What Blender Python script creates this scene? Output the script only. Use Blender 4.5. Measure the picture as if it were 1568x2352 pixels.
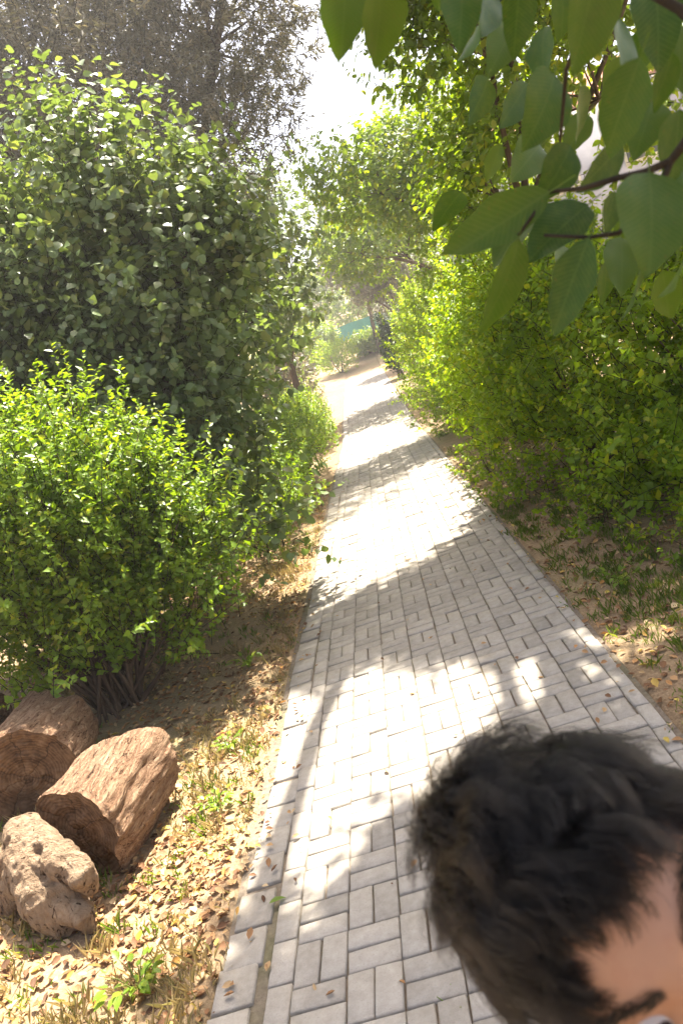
import bpy, math, random
import numpy as np
from mathutils import Vector, Matrix

for o in list(bpy.data.objects):
    bpy.data.objects.remove(o)
S = bpy.context.scene
COL = S.collection
R = math.radians

# ---------------------------------------------------------------- camera
CAM = Vector((0.0, 0.0, 2.0))
PITCH, YAW, ROLL = R(10.774), R(5.502), R(20.0)
FWD = Vector((-math.sin(YAW)*math.cos(PITCH), math.cos(YAW)*math.cos(PITCH), -math.sin(PITCH)))
_r0 = Vector((math.cos(YAW), math.sin(YAW), 0)); _u0 = _r0.cross(FWD)
RGT = _r0*math.cos(ROLL) - _u0*math.sin(ROLL)
UPV = _r0*math.sin(ROLL) + _u0*math.cos(ROLL)
cd = bpy.data.cameras.new('camera')
cam = bpy.data.objects.new('camera', cd); COL.objects.link(cam)
M3 = Matrix((RGT, UPV, -FWD)).transposed()
cam.matrix_world = Matrix.Translation(CAM) @ M3.to_4x4()
cd.sensor_fit = 'VERTICAL'; cd.sensor_height = 36.0; cd.lens = 26.0
cd.clip_start = 0.02; cd.clip_end = 3000
cd.dof.use_dof = True; cd.dof.focus_distance = 5.0; cd.dof.aperture_fstop = 9.0
S.camera = cam

# ---------------------------------------------------------------- sky, sun, exposure
SUN_EL, SUN_AZ = R(65), R(25)            # azimuth from the path direction (+Y), to the right
w = bpy.data.worlds.new('World'); S.world = w; w.use_nodes = True
nt = w.node_tree; bg = nt.nodes['Background']
sky = nt.nodes.new('ShaderNodeTexSky'); sky.sky_type = 'NISHITA'; sky.sun_disc = False
sky.sun_elevation = SUN_EL; sky.sun_rotation = SUN_AZ
sky.air_density = 0.7; sky.dust_density = 6.0; sky.ozone_density = 0.5
nt.links.new(sky.outputs[0], bg.inputs[0]); bg.inputs[1].default_value = 0.10
sl = bpy.data.lights.new('sun', 'SUN'); sl.energy = 5.0; sl.angle = R(0.6); sl.color = (1.0, 0.93, 0.82)
so = bpy.data.objects.new('sun', sl); COL.objects.link(so)
SDIR = Vector((math.sin(SUN_AZ)*math.cos(SUN_EL), math.cos(SUN_AZ)*math.cos(SUN_EL), math.sin(SUN_EL)))
so.rotation_euler = SDIR.to_track_quat('Z', 'Y').to_euler(); so.location = (0, 0, 30)
S.view_settings.view_transform = 'Standard'; S.view_settings.look = 'None'
S.view_settings.gamma = 1.0; S.view_settings.use_curve_mapping = False
S.view_settings.exposure = 2.15
S.cycles.max_bounces = 8; S.cycles.transparent_max_bounces = 6
S.cycles.use_denoising = True

# ---------------------------------------------------------------- helpers
def sstep(a, b, x):
    t = np.clip((x-a)/(b-a), 0, 1); return t*t*(3-2*t)
def hgt(y):
    """long profile of the ground: level near the camera, climbing beyond 18 m"""
    y = np.minimum(np.asarray(y, float), 120)
    return 0.052*np.maximum(0, y-19)*sstep(17, 24, y) + 0.085*np.maximum(0, y-40)*sstep(40, 50, y)
def hs(y): return float(hgt(y))
def at(px, py, Y):
    """point at distance Y along the path on the line of sight of a 1568x2352 pixel"""
    d = FWD*1700 + RGT*(px-784) - UPV*(py-1176)
    return CAM + d*(Y/d.y)
def on_ground(px, py, z=0.0):
    d = FWD*1700 + RGT*(px-784) - UPV*(py-1176)
    return CAM + d*((z-2.0)/d.z)

def tri_mesh(name, V, T, mat=None, smooth=False):
    me = bpy.data.meshes.new(name)
    V = np.ascontiguousarray(V, np.float32); T = np.ascontiguousarray(T, np.int32)
    k = T.shape[1]
    me.vertices.add(len(V)); me.vertices.foreach_set('co', V.ravel())
    me.loops.add(T.size); me.loops.foreach_set('vertex_index', T.ravel())
    me.polygons.add(len(T)); me.polygons.foreach_set('loop_start', np.arange(0, T.size, k, dtype=np.int32))
    me.polygons.foreach_set('loop_total', np.full(len(T), k, np.int32))
    if smooth: me.polygons.foreach_set('use_smooth', np.ones(len(T), bool))
    me.update(calc_edges=True); me.validate()
    if mat: me.materials.append(mat)
    return me
def link(name, me, parent=None, loc=(0, 0, 0), rot=None):
    o = bpy.data.objects.new(name, me); COL.objects.link(o)
    o.location = loc
    if rot is not None: o.rotation_euler = rot
    if parent: o.parent = parent
    return o
def tag(o, label=None, cat=None, group=None, kind=None):
    if label: o['label'] = label
    if cat: o['category'] = cat
    if group: o['group'] = group
    if kind: o['kind'] = kind
    return o
def empty(name, loc, rz=0.0):
    o = bpy.data.objects.new(name, None); COL.objects.link(o); o.location = loc
    o.rotation_euler = (0, 0, rz); o.empty_display_size = 0.2
    return o
def unit(a): return a/np.maximum(1e-9, np.linalg.norm(a, axis=-1, keepdims=True))

class Tubes:
    def __init__(s): s.V = []; s.Q = []; s.n = 0
    def add(s, pts, rad, sides=6, rough=0.0, rng=None, cap=True):
        pts = np.asarray(pts, float); n = len(pts); rad = np.broadcast_to(rad, (n,))
        tan = unit(np.gradient(pts, axis=0))
        ref = np.array([0.31, 0.17, 0.93]) if abs(tan[0][2]) < 0.9 else np.array([0.95, 0.2, 0.1])
        a = unit(np.cross(tan, ref)); b = np.cross(tan, a)
        th = np.linspace(0, 2*np.pi, sides, endpoint=False)
        rr = rad[:, None]*np.ones(sides)
        if rough and rng is not None: rr = rr*(1+rough*rng.uniform(-1, 1, rr.shape))
        V = pts[:, None, :] + rr[:, :, None]*(np.cos(th)[None, :, None]*a[:, None, :] + np.sin(th)[None, :, None]*b[:, None, :])
        s.V.append(V.reshape(-1, 3))
        i, j = np.meshgrid(np.arange(n-1), np.arange(sides), indexing='ij')
        j2 = (j+1) % sides
        Q = np.stack([i*sides+j, i*sides+j2, (i+1)*sides+j2, (i+1)*sides+j], -1).reshape(-1, 4)
        s.Q.append(Q+s.n); s.n += n*sides
    def build(s, name, mat, parent=None, loc=(0, 0, 0)):
        return link(name, tri_mesh(name, np.concatenate(s.V), np.concatenate(s.Q), mat, True), parent, loc)

# leaf templates: x across, y along, z normal ; unit length, unit width
def leaf_template(kind):
    if kind == 'simple':
        V = [(0, 0, 0), (-.5, .42, .10), (0, 1, -.04), (.5, .42, .10)]
        T = [(0, 3, 2), (0, 2, 1)]
    elif kind == 'needle':
        V = [(-.5, 0, 0), (.5, 0, 0), (0, 1, 0)]; T = [(0, 1, 2)]
    elif kind == 'broad':
        V = [(0, 0, 0), (-.36, .2, .05), (-.5, .45, .06), (-.28, .78, -.02), (0, 1, -.16), (.28, .78, -.02), (.5, .45, .06), (.36, .2, .05), (0, .45, 0), (0, .78, -.07)]
        T = [(0, 8, 1), (1, 8, 2), (2, 8, 9), (2, 9, 3), (3, 9, 4), (0, 7, 8), (7, 6, 8), (8, 6, 9), (6, 5, 9), (9, 5, 4)]
    elif kind == 'curl':
        V = [(0, 0, 0), (-.42, .3, .16), (-.45, .65, .22), (0, 1, .1), (.45, .65, .2), (.42, .3, .14), (0, .48, -.02)]
        T = [(0, 6, 1), (1, 6, 2), (2, 6, 3), (0, 5, 6), (5, 4, 6), (4, 3, 6)]
    return np.array(V, float), np.array(T, int)
def leaves(P, D, N, L, Wd, kind):
    V0, T0 = leaf_template(kind)
    D = unit(D); X = unit(np.cross(D, N)); Nn = np.cross(X, D)
    n = len(P); k = len(V0)
    V = (P[:, None, :] + V0[None, :, 0, None]*Wd[:, None, None]*X[:, None, :]
         + V0[None, :, 1, None]*L[:, None, None]*D[:, None, :]
         + V0[None, :, 2, None]*L[:, None, None]*Nn[:, None, :])
    T = T0[None] + (np.arange(n)*k)[:, None, None]
    return V.reshape(-1, 3), T.reshape(-1, 3)

# ---------------------------------------------------------------- materials
class NB:
    def __init__(s, name):
        s.m = bpy.data.materials.new(name); s.m.use_nodes = True
        s.t = s.m.node_tree; s.t.nodes.clear()
        s.out = s.n('ShaderNodeOutputMaterial')
    def n(s, typ, **kw):
        nd = s.t.nodes.new(typ)
        for k, v in kw.items(): setattr(nd, k, v)
        return nd
    def l(s, a, b): s.t.links.new(a, b)
    def noise(s, scale, detail=4, rough=.55, vec=None, dist=0.0):
        nd = s.n('ShaderNodeTexNoise'); nd.inputs['Scale'].default_value = scale
        nd.inputs['Detail'].default_value = detail; nd.inputs['Roughness'].default_value = rough
        nd.inputs['Distortion'].default_value = dist
        if vec is None: vec = s.coord()
        s.l(vec, nd.inputs['Vector']); return nd.outputs['Fac']
    def coord(s, kind='Object'):
        return s.n('ShaderNodeTexCoord').outputs[kind]
    def ramp(s, fac, stops, interp='LINEAR'):
        nd = s.n('ShaderNodeValToRGB'); cr = nd.color_ramp; cr.interpolation = interp
        while len(cr.elements) < len(stops): cr.elements.new(0.5)
        for e, (p, c) in zip(cr.elements, stops):
            e.position = p; e.color = (*c, 1) if len(c) == 3 else c
        s.l(fac, nd.inputs[0]); return nd.outputs[0]
    def mix(s, fac, a, b, mode='MIX'):
        nd = s.n('ShaderNodeMix', data_type='RGBA', blend_type=mode)
        for sock, v in ((nd.inputs[0], fac), (nd.inputs[6], a), (nd.inputs[7], b)):
            if hasattr(v, 'links'): s.l(v, sock)
            elif isinstance(v, (int, float)): sock.default_value = v
            else: sock.default_value = (*v, 1)
        return nd.outputs[2]
    def math(s, op, a, b=0.0):
        nd = s.n('ShaderNodeMath', operation=op)
        for sock, v in ((nd.inputs[0], a), (nd.inputs[1], b)):
            if hasattr(v, 'links'): s.l(v, sock)
            else: sock.default_value = v
        return nd.outputs[0]
    def bump(s, h, strength, dist=0.01):
        nd = s.n('ShaderNodeBump'); nd.inputs['Strength'].default_value = strength
        nd.inputs['Distance'].default_value = dist; s.l(h, nd.inputs['Height']); return nd.outputs[0]
    def bsdf(s, col, rough=.7, spec=.3, normal=None, **kw):
        p = s.n('ShaderNodeBsdfPrincipled')
        for sock, v in ((p.inputs['Base Color'], col), (p.inputs['Roughness'], rough)):
            if hasattr(v, 'links'): s.l(v, sock)
            elif isinstance(v, (int, float)): sock.default_value = v
            else: sock.default_value = (*v, 1)
        p.inputs['Specular IOR Level'].default_value = spec
        if normal is not None: s.l(normal, p.inputs['Normal'])
        for k, v in kw.items(): p.inputs[k].default_value = v
        return p.outputs[0]
    def done(s, sh): s.l(sh, s.out.inputs['Surface']); return s.m

def leaf_mat(name, dark, light, yellow=None, trans=.35, gloss=.35, rough=.38, ypos=.9, tcol=None):
    b = NB(name)
    rnd = b.n('ShaderNodeNewGeometry').outputs['Random Per Island']
    st = [(0, dark), (.8, light)]
    if yellow: st = [(0, dark), (ypos-.08, light), (ypos, yellow), (1, yellow)]
    col = b.ramp(rnd, st)
    patch = b.noise(1.4, 2)
    col = b.mix(.55, col, b.ramp(patch, [(.3, tuple(c*.62 for c in light)), (.7, tuple(min(1, c*1.25) for c in light))]), 'MIX')
    tint = b.mix(1.0, col, tcol or (1.5, 1.55, .45), 'MULTIPLY')
    p = b.bsdf(col, rough, gloss)
    tr = b.n('ShaderNodeBsdfTranslucent'); b.l(tint, tr.inputs[0])
    mx = b.n('ShaderNodeMixShader'); mx.inputs[0].default_value = trans
    b.l(p, mx.inputs[1]); b.l(tr.outputs[0], mx.inputs[2])
    return b.done(mx.outputs[0])

def bark_mat(name, a, c, scale=9):
    b = NB(name); mp = b.n('ShaderNodeMapping'); mp.inputs['Scale'].default_value = (1, 1, .25)
    b.l(b.coord(), mp.inputs[0])
    f = b.noise(scale, 6, .65, mp.outputs[0], .6)
    return b.done(b.bsdf(b.ramp(f, [(.3, a), (.7, c)]), .9, .1, b.bump(f, .9, .02)))

def veined_leaf():
    b = NB('veined_leaf')
    sep = b.n('ShaderNodeSeparateXYZ'); b.l(b.coord(), sep.inputs[0])
    ax = b.math('ABSOLUTE', sep.outputs[0])
    u = b.math('MULTIPLY', b.math('SUBTRACT', sep.outputs[1], b.math('MULTIPLY', ax, .75)), 62.0)
    u = b.math('ADD', u, b.math('MULTIPLY', b.noise(3.5, 3), 4.0))
    vein = b.math('POWER', b.math('ABSOLUTE', b.math('SINE', u)), 14.0)
    rib = b.math('LESS_THAN', ax, .012)
    v = b.math('MAXIMUM', b.math('SUBTRACT', 1.0, b.math('MULTIPLY', b.math('SUBTRACT', 1.0, vein), 1.0)), rib)
    rn = b.n('ShaderNodeObjectInfo').outputs['Random']
    base = b.ramp(rn, [(0, (.024, .058, .008)), (.5, (.036, .078, .009)), (1, (.06, .10, .012))])
    spot = b.noise(9, 5, .6)
    c = b.mix(b.ramp(spot, [(.45, (0, 0, 0)), (.75, (.5, .5, .5))]), base, (.07, .10, .015))
    c = b.mix(b.math('MULTIPLY', v, .22), c, (.10, .14, .04))
    sp = b.noise(34, 3, .5); c = b.mix(b.ramp(sp, [(.68, (0, 0, 0)), (.72, (.8, .8, .8))]), c, (.10, .065, .02))
    p = b.bsdf(c, .45, .3, b.bump(v, -.12, .02)); tr = b.n('ShaderNodeBsdfTranslucent')
    b.l(b.mix(1.0, c, (1.5, 1.6, .45), 'MULTIPLY'), tr.inputs[0])
    mx = b.n('ShaderNodeMixShader'); mx.inputs[0].default_value = .38
    b.l(p, mx.inputs[1]); b.l(tr.outputs[0], mx.inputs[2]); return b.done(mx.outputs[0])
# ground : dry earth with straw and darker damp patches
def ground_mat():
    b = NB('dry_earth')
    big = b.noise(.55, 4); mid = b.noise(4.5, 6, .65); fine = b.noise(60, 5, .7)
    c = b.ramp(mid, [(.3, (.16, .10, .055)), (.5, (.27, .18, .10)), (.72, (.40, .29, .17))])
    c = b.mix(b.ramp(big, [(.45, (0, 0, 0)), (.62, (.6, .6, .6))]), c, (.19, .19, .07))
    c = b.mix(.45, c, b.ramp(fine, [(.3, (.13, .08, .05)), (.7, (.50, .38, .24))]))
    h = b.math('ADD', mid, b.math('MULTIPLY', fine, .35))
    return b.done(b.bsdf(c, .95, .1, b.bump(h, .8, .03)))
def paver_mat():
    b = NB('grey_concrete_paver')
    oi = b.n('ShaderNodeObjectInfo').outputs['Random']
    ri = b.n('ShaderNodeNewGeometry').outputs['Random Per Island']
    rnd = b.math('FRACT', b.math('ADD', oi, ri))
    base = b.ramp(rnd, [(0, (.20, .175, .14)), (.15, (.28, .245, .20)), (.6, (.33, .292, .24)), (1, (.39, .345, .285))])
    wp = b.coord('Generated')
    gp = b.n('ShaderNodeNewGeometry').outputs['Position']
    st = b.noise(2.3, 5, .6, gp); fine = b.noise(150, 4, .7, gp); mid = b.noise(24, 5, .7, gp)
    c = b.mix(b.ramp(st, [(.45, (0, 0, 0)), (.62, (.7, .7, .7))]), base, (.26, .225, .17))
    dr = b.noise(.9, 6, .7, gp); c = b.mix(b.ramp(dr, [(.56, (0, 0, 0)), (.66, (.55, .55, .55))]), c, (.40, .32, .22))
    c = b.mix(.35, c, b.ramp(mid, [(.3, (.24, .22, .19)), (.7, (.52, .49, .44))]))
    c = b.mix(b.ramp(fine, [(.56, (0, 0, 0)), (.72, (.6, .6, .6))]), c, (.20, .18, .16))
    h = b.math('ADD', fine, mid)
    return b.done(b.bsdf(c, .88, .25, b.bump(h, .45, .004)))
def sand_joint_mat():
    b = NB('dirt_in_joints'); f = b.noise(40, 5, .7); g = b.noise(1.5, 3)
    c = b.ramp(f, [(.3, (.13, .105, .08)), (.7, (.26, .21, .155))])
    c = b.mix(b.ramp(g, [(.5, (0, 0, 0)), (.7, (.5, .5, .5))]), c, (.12, .13, .05))
    return b.done(b.bsdf(c, .95, .1, b.bump(f, .8, .01)))
def wood_mat(name, dark, mid, light, ax=(3, 3, 26)):
    b = NB(name); mp = b.n('ShaderNodeMapping'); mp.inputs['Scale'].default_value = ax
    b.l(b.coord(), mp.inputs[0])
    g = b.noise(1.6, 8, .7, mp.outputs[0], .8); p = b.noise(7, 6, .7); q = b.noise(70, 4, .7)
    c = b.ramp(g, [(.28, dark), (.46, mid), (.66, light)])
    c = b.mix(b.ramp(p, [(.5, (0, 0, 0)), (.72, (.75, .75, .75))]), c, tuple(x*.55 for x in mid))
    c = b.mix(.22, c, b.ramp(q, [(.3, dark), (.7, light)]))
    mp2 = b.n('ShaderNodeMapping'); mp2.inputs['Scale'].default_value = tuple(2.2*x for x in ax); b.l(b.coord(), mp2.inputs[0])
    crk = b.noise(1.3, 5, .6, mp2.outputs[0], 1.5)
    ck = b.ramp(crk, [(.33, (1, 1, 1)), (.42, (0, 0, 0))])
    c = b.mix(ck, c, tuple(x*.45 for x in dark))
    h = b.math('ADD', b.math('MULTIPLY', g, 1.6), b.math('ADD', p, b.math('MULTIPLY', q, .4)))
    h = b.math('SUBTRACT', h, b.math('MULTIPLY', ck, .8))
    return b.done(b.bsdf(c, .92, .1, b.bump(h, 1.0, .05)))
def ring_mat():
    b = NB('rotten_log_end')
    sep = b.n('ShaderNodeSeparateXYZ'); b.l(b.coord(), sep.inputs[0])
    x2 = b.math('MULTIPLY', sep.outputs[0], sep.outputs[0]); z2 = b.math('MULTIPLY', sep.outputs[2], sep.outputs[2])
    d = b.math('SQRT', b.math('ADD', x2, z2)); n1 = b.noise(6, 4)
    ring = b.math('SINE', b.math('ADD', b.math('MULTIPLY', d, 330.0), b.math('MULTIPLY', n1, 14.0)))
    an = b.math('ARCTAN2', sep.outputs[2], sep.outputs[0])
    rc = b.math('POWER', b.math('ABSOLUTE', b.math('SINE', b.math('ADD', b.math('MULTIPLY', an, 3.5), b.math('MULTIPLY', n1, 3.0)))), .35)
    c = b.ramp(b.math('ADD', b.math('MULTIPLY', ring, .05), b.noise(11, 6, .7)), [(.3, (.07, .038, .02)), (.55, (.22, .13, .07)), (.8, (.36, .23, .13))])
    c = b.mix(b.ramp(rc, [(.22, (.7, .7, .7)), (.4, (0, 0, 0))]), c, (.03, .018, .01))
    c = b.mix(b.ramp(b.noise(3, 4), [(.5, (0, 0, 0)), (.65, (.7, .7, .7))]), c, (.06, .035, .02))
    h = b.math('ADD', b.math('MULTIPLY', ring, .07), b.math('ADD', rc, b.noise(30, 5, .7)))
    return b.done(b.bsdf(c, .95, .1, b.bump(h, .9, .02)))
def litter_mat():
    b = NB('dry_leaf')
    r = b.n('ShaderNodeNewGeometry').outputs['Random Per Island']
    c = b.ramp(r, [(0, (.10, .05, .025)), (.25, (.24, .12, .055)), (.45, (.38, .21, .09)), (.65, (.50, .33, .16)), (.8, (.60, .45, .26)), (.88, (.52, .24, .07)), (.97, (.58, .44, .10))])
    p = b.bsdf(c, .7, .3); tr = b.n('ShaderNodeBsdfTranslucent'); b.l(c, tr.inputs[0])
    mx = b.n('ShaderNodeMixShader'); mx.inputs[0].default_value = .2
    b.l(p, mx.inputs[1]); b.l(tr.outputs[0], mx.inputs[2]); return b.done(mx.outputs[0])
def plain(name, col, rough=.7, spec=.3, var=.15, scale=8):
    b = NB(name); f = b.noise(scale, 5, .6)
    c = b.ramp(f, [(.3, tuple(x*(1-var) for x in col)), (.7, tuple(min(1, x*(1+var)) for x in col))])
    return b.done(b.bsdf(c, rough, spec, b.bump(f, .15, .01)))

MAT = dict(
    veined=veined_leaf(),
    ground=ground_mat(), paver=paver_mat(), joint=sand_joint_mat(),
    bark=bark_mat('brown_bark', (.045, .03, .02), (.16, .11, .075)),
    twig=bark_mat('twig_bark', (.022, .018, .013), (.06, .048, .034), 30),
    log=wood_mat('weathered_log_wood', (.11, .052, .03), (.40, .23, .135), (.70, .49, .32), (24, 3, 24)),
    logend=ring_mat(),
    drift=wood_mat('smooth_bleached_wood', (.22, .13, .08), (.43, .30, .19), (.58, .43, .29), (9, 16, 4)),
    litter=litter_mat(),
    privet=leaf_mat('privet_leaf', (.10, .175, .016), (.20, .32, .03), (.42, .40, .05), .5, .4, .38, .9, (1.55, 1.45, .35)),
    hedge=leaf_mat('hedge_leaf', (.11, .19, .013), (.22, .35, .025), (.46, .44, .04), .56, .35, .4, .88, (1.8, 1.6, .3)),
    mulberry=leaf_mat('broad_leaf', (.085, .135, .045), (.165, .235, .085), (.30, .32, .12), .36, .7, .36, .9, (1.5, 1.45, .5)),
    near=leaf_mat('overhead_leaf', (.035, .075, .014), (.06, .115, .02), None, .35, .5, .4),
    tree=leaf_mat('tree_leaf', (.09, .15, .018), (.18, .275, .03), (.38, .38, .05), .5, .4, .4, .88, (1.6, 1.5, .35)),
    olive=leaf_mat('grey_green_leaf', (.085, .08, .05), (.17, .155, .095), (.27, .205, .125), .25, .4, .5, .85, (1.2, 1.2, .7)),
    cypress=leaf_mat('dark_cypress', (.015, .035, .012), (.03, .06, .02), None, .15, .2, .5),
    grass=leaf_mat('green_grass', (.07, .13, .02), (.16, .24, .04), (.36, .32, .12), .35, .3, .5, .75),
    straw=leaf_mat('dry_grass', (.30, .23, .11), (.48, .38, .20), (.2, .24, .06), .3, .2, .6, .85, (1.1, 1.05, .7)),
    teal=plain('teal_netting', (.04, .26, .21), .6), post=plain('galvanised_post', (.35, .36, .36), .5),
    plaster=plain('beige_plaster', (.50, .39, .31), .9, .1, .12, 3), grey=plain('grey_plaster', (.46, .45, .48), .9, .1, .1, 3),
    roof=plain('clay_roof', (.32, .15, .09), .9, .1), glass=plain('dark_window', (.04, .05, .06), .1, .5),
    frame=plain('white_frame', (.75, .74, .70), .5),
)

# ---------------------------------------------------------------- ground
rng = np.random.default_rng(11)
def vnoise(x, y, s, seed=0):
    r = np.random.default_rng(seed); out = np.zeros_like(x)
    for k in range(6):
        a = r.uniform(0, 2*np.pi); ph = r.uniform(0, 6.3); f = s*r.uniform(.6, 1.7)
        out = out + np.sin((x*np.cos(a)+y*np.sin(a))*f+ph)
    return out/6
PL, PR = -1.255, 0.765          # paved edges
def ground_z(x, y):
    x = np.asarray(x, float); y = np.asarray(y, float)
    d = np.maximum(PL-x, x-PR)                       # distance outside the paving
    z = hgt(y) + .012*vnoise(x, y, 9, 1) + .03*vnoise(x, y, 2.2, 2)*sstep(.1, 1.0, d) + .006*vnoise(x, y, 30, 3)
    z = z + .10*sstep(.2, 2.2, d)*1.0 + sstep(3, 10, d)*.35
    return np.where(d < .03, hgt(y)-.05, z*1.0 - .004)
def axis(parts):
    out = []
    for a, b, st in parts: out += list(np.arange(a, b-1e-9, st))
    return np.array(out+[parts[-1][1]])
xs = axis([(-600, -60, 60), (-60, -12, 4), (-12, -4, .5), (-4, -1.33, .07), (-1.33, -1.17, .04), (-1.17, .68, .23), (.68, .84, .04), (.84, 3.4, .07), (3.4, 12, .5), (12, 60, 4), (60, 600, 60)])
ys = axis([(-60, -4, 4), (-4, 1.6, .3), (1.6, 9, .08), (9, 16, .16), (16, 45, .5), (45, 150, 4), (150, 900, 50)])
X, Y = np.meshgrid(xs, ys)
V = np.stack([X, Y, ground_z(X, Y)], -1).reshape(-1, 3)
nx = len(xs); i, j = np.meshgrid(np.arange(len(ys)-1), np.arange(nx-1), indexing='ij')
Q = np.stack([i*nx+j, i*nx+j+1, (i+1)*nx+j+1, (i+1)*nx+j], -1).reshape(-1, 4)
g = link('ground', tri_mesh('ground', V, Q, MAT['ground'], True)); tag(g, kind='structure')

# ---------------------------------------------------------------- path with its pavers
yb = axis([(-3, 17, 1), (17, 39, .5)])
bedV = np.concatenate([np.stack([np.full_like(yb, PL-.02), yb, hgt(yb)-.006], -1), np.stack([np.full_like(yb, PR+.02), yb, hgt(yb)-.006], -1)])
n = len(yb); bedQ = np.array([(k, n+k, n+k+1, k+1) for k in range(n-1)])
path = link('path', tri_mesh('path', bedV, bedQ, MAT['joint'])); tag(path, kind='structure')
def paver_arrays(lx, ly, r, top=.012, deep=-.03):
    """chamfered block, slightly worn outline"""
    hx, hy = lx/2, ly/2; c = .006
    cs = [(-hx, -hy), (hx, -hy), (hx, hy), (-hx, hy)]
    jit = r.uniform(-.0018, .0018, (4, 2))
    V = []
    for (x, y), q in zip(cs, jit): V.append((x+q[0], y+q[1], deep))
    for (x, y), q in zip(cs, jit): V.append((x+q[0], y+q[1], top-c))
    for (x, y), q in zip(cs, jit): V.append((x*(1-c/hx)+q[0], y*(1-c/hy)+q[1], top+r.uniform(-.0008, .0008)))
    F = []
    for k in range(4):
        m = (k+1) % 4
        F += [(k, m, 4+m, 4+k), (4+k, 4+m, 8+m, 8+k)]
    F.append((8, 9, 10, 11))
    return np.array(V), np.array(F)
pr = np.random.default_rng(5)
X0, CW = -0.958, 0.205
slots = []                                     # (x, y, quarter turn, kind)
rows = int(37.5/CW)
for rj in range(rows):
    yc = 1.28 + rj*CW
    for ci in range(8):
        xc = X0 + (ci+.5)*CW
        if (ci+rj) % 2: slots += [(xc-CW/4, yc, 1, 0), (xc+CW/4, yc, 1, 0)]
        else: slots += [(xc, yc-CW/4, 0, 0), (xc, yc+CW/4, 0, 0)]
    slots.append((X0-.052, yc+.04, 1, 0))      # soldier row on the left
    slots.append((X0+8*CW+.038, yc+.07, 1, 1)) # narrow row on the right
    slots.append((X0-.187, yc-.03+.02*math.sin(rj*1.7), 1, 2))   # outer kerb-like row
sizes = {0: (CW-.006, CW/2-.0055), 1: (CW-.006, .070), 2: (CW-.010, .158)}
def seen_first(s): return (math.hypot(s[0], s[1]), )
slots.sort(key=seen_first)
slots = [s for s in slots if s[1] > 1.3]
PM = {k: [tri_mesh('paver', *paver_arrays(*sizes[k], pr), MAT['paver']) for _ in range(4)] for k in sizes}
def in_view(s):
    v = Vector((s[0], s[1], 0))-CAM; z = v.dot(FWD)
    px = 784+1700*v.dot(RGT)/z; py = 1176-1700*v.dot(UPV)/z
    return -40 < px < 1610 and py < 2400 and not (px > 1010 and py > 1790)
near_n = 0; FV = []; FQ = []; fn = 0
for s in slots:
    x, y, t, k = s
    jx, jy, jz, ja = pr.uniform(-.0025, .0025), pr.uniform(-.0025, .0025), pr.uniform(-.003, .003)-.010*(pr.uniform() < .06), pr.normal(0, .010)
    if k == 2: jx += .012*math.sin(y*2.1)-.035*math.exp(-((y-2.1)/.6)**2); ja += .03*math.sin(y*3.3)
    tx, ty = pr.normal(0, .006), pr.normal(0, .006)
    if near_n < 290 and in_view(s):
        o = link('paver', PM[k][int(pr.integers(4))], path, (x+jx, y+jy, hs(y)+jz), (tx, ty, ja + (R(90) if t else 0)))
        near_n += 1
    else:
        V, F = paver_arrays(*sizes[k], pr)
        a = ja+(R(90) if t else 0)
        V = V@np.array(Matrix.Rotation(a, 3, 'Z')).T
        V[:, 2] += V[:, 0]*ty*.6 + V[:, 1]*tx*.6
        V = V+np.array((x+jx, y+jy, 0)); V[:, 2] += hgt(V[:, 1])+jz
        FV.append(V); FQ.append(F+fn); fn += len(V)
pf = link('paving', tri_mesh('paving', np.concatenate(FV), np.concatenate(FQ), MAT['paver']), path); tag(pf, kind='stuff')

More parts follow.
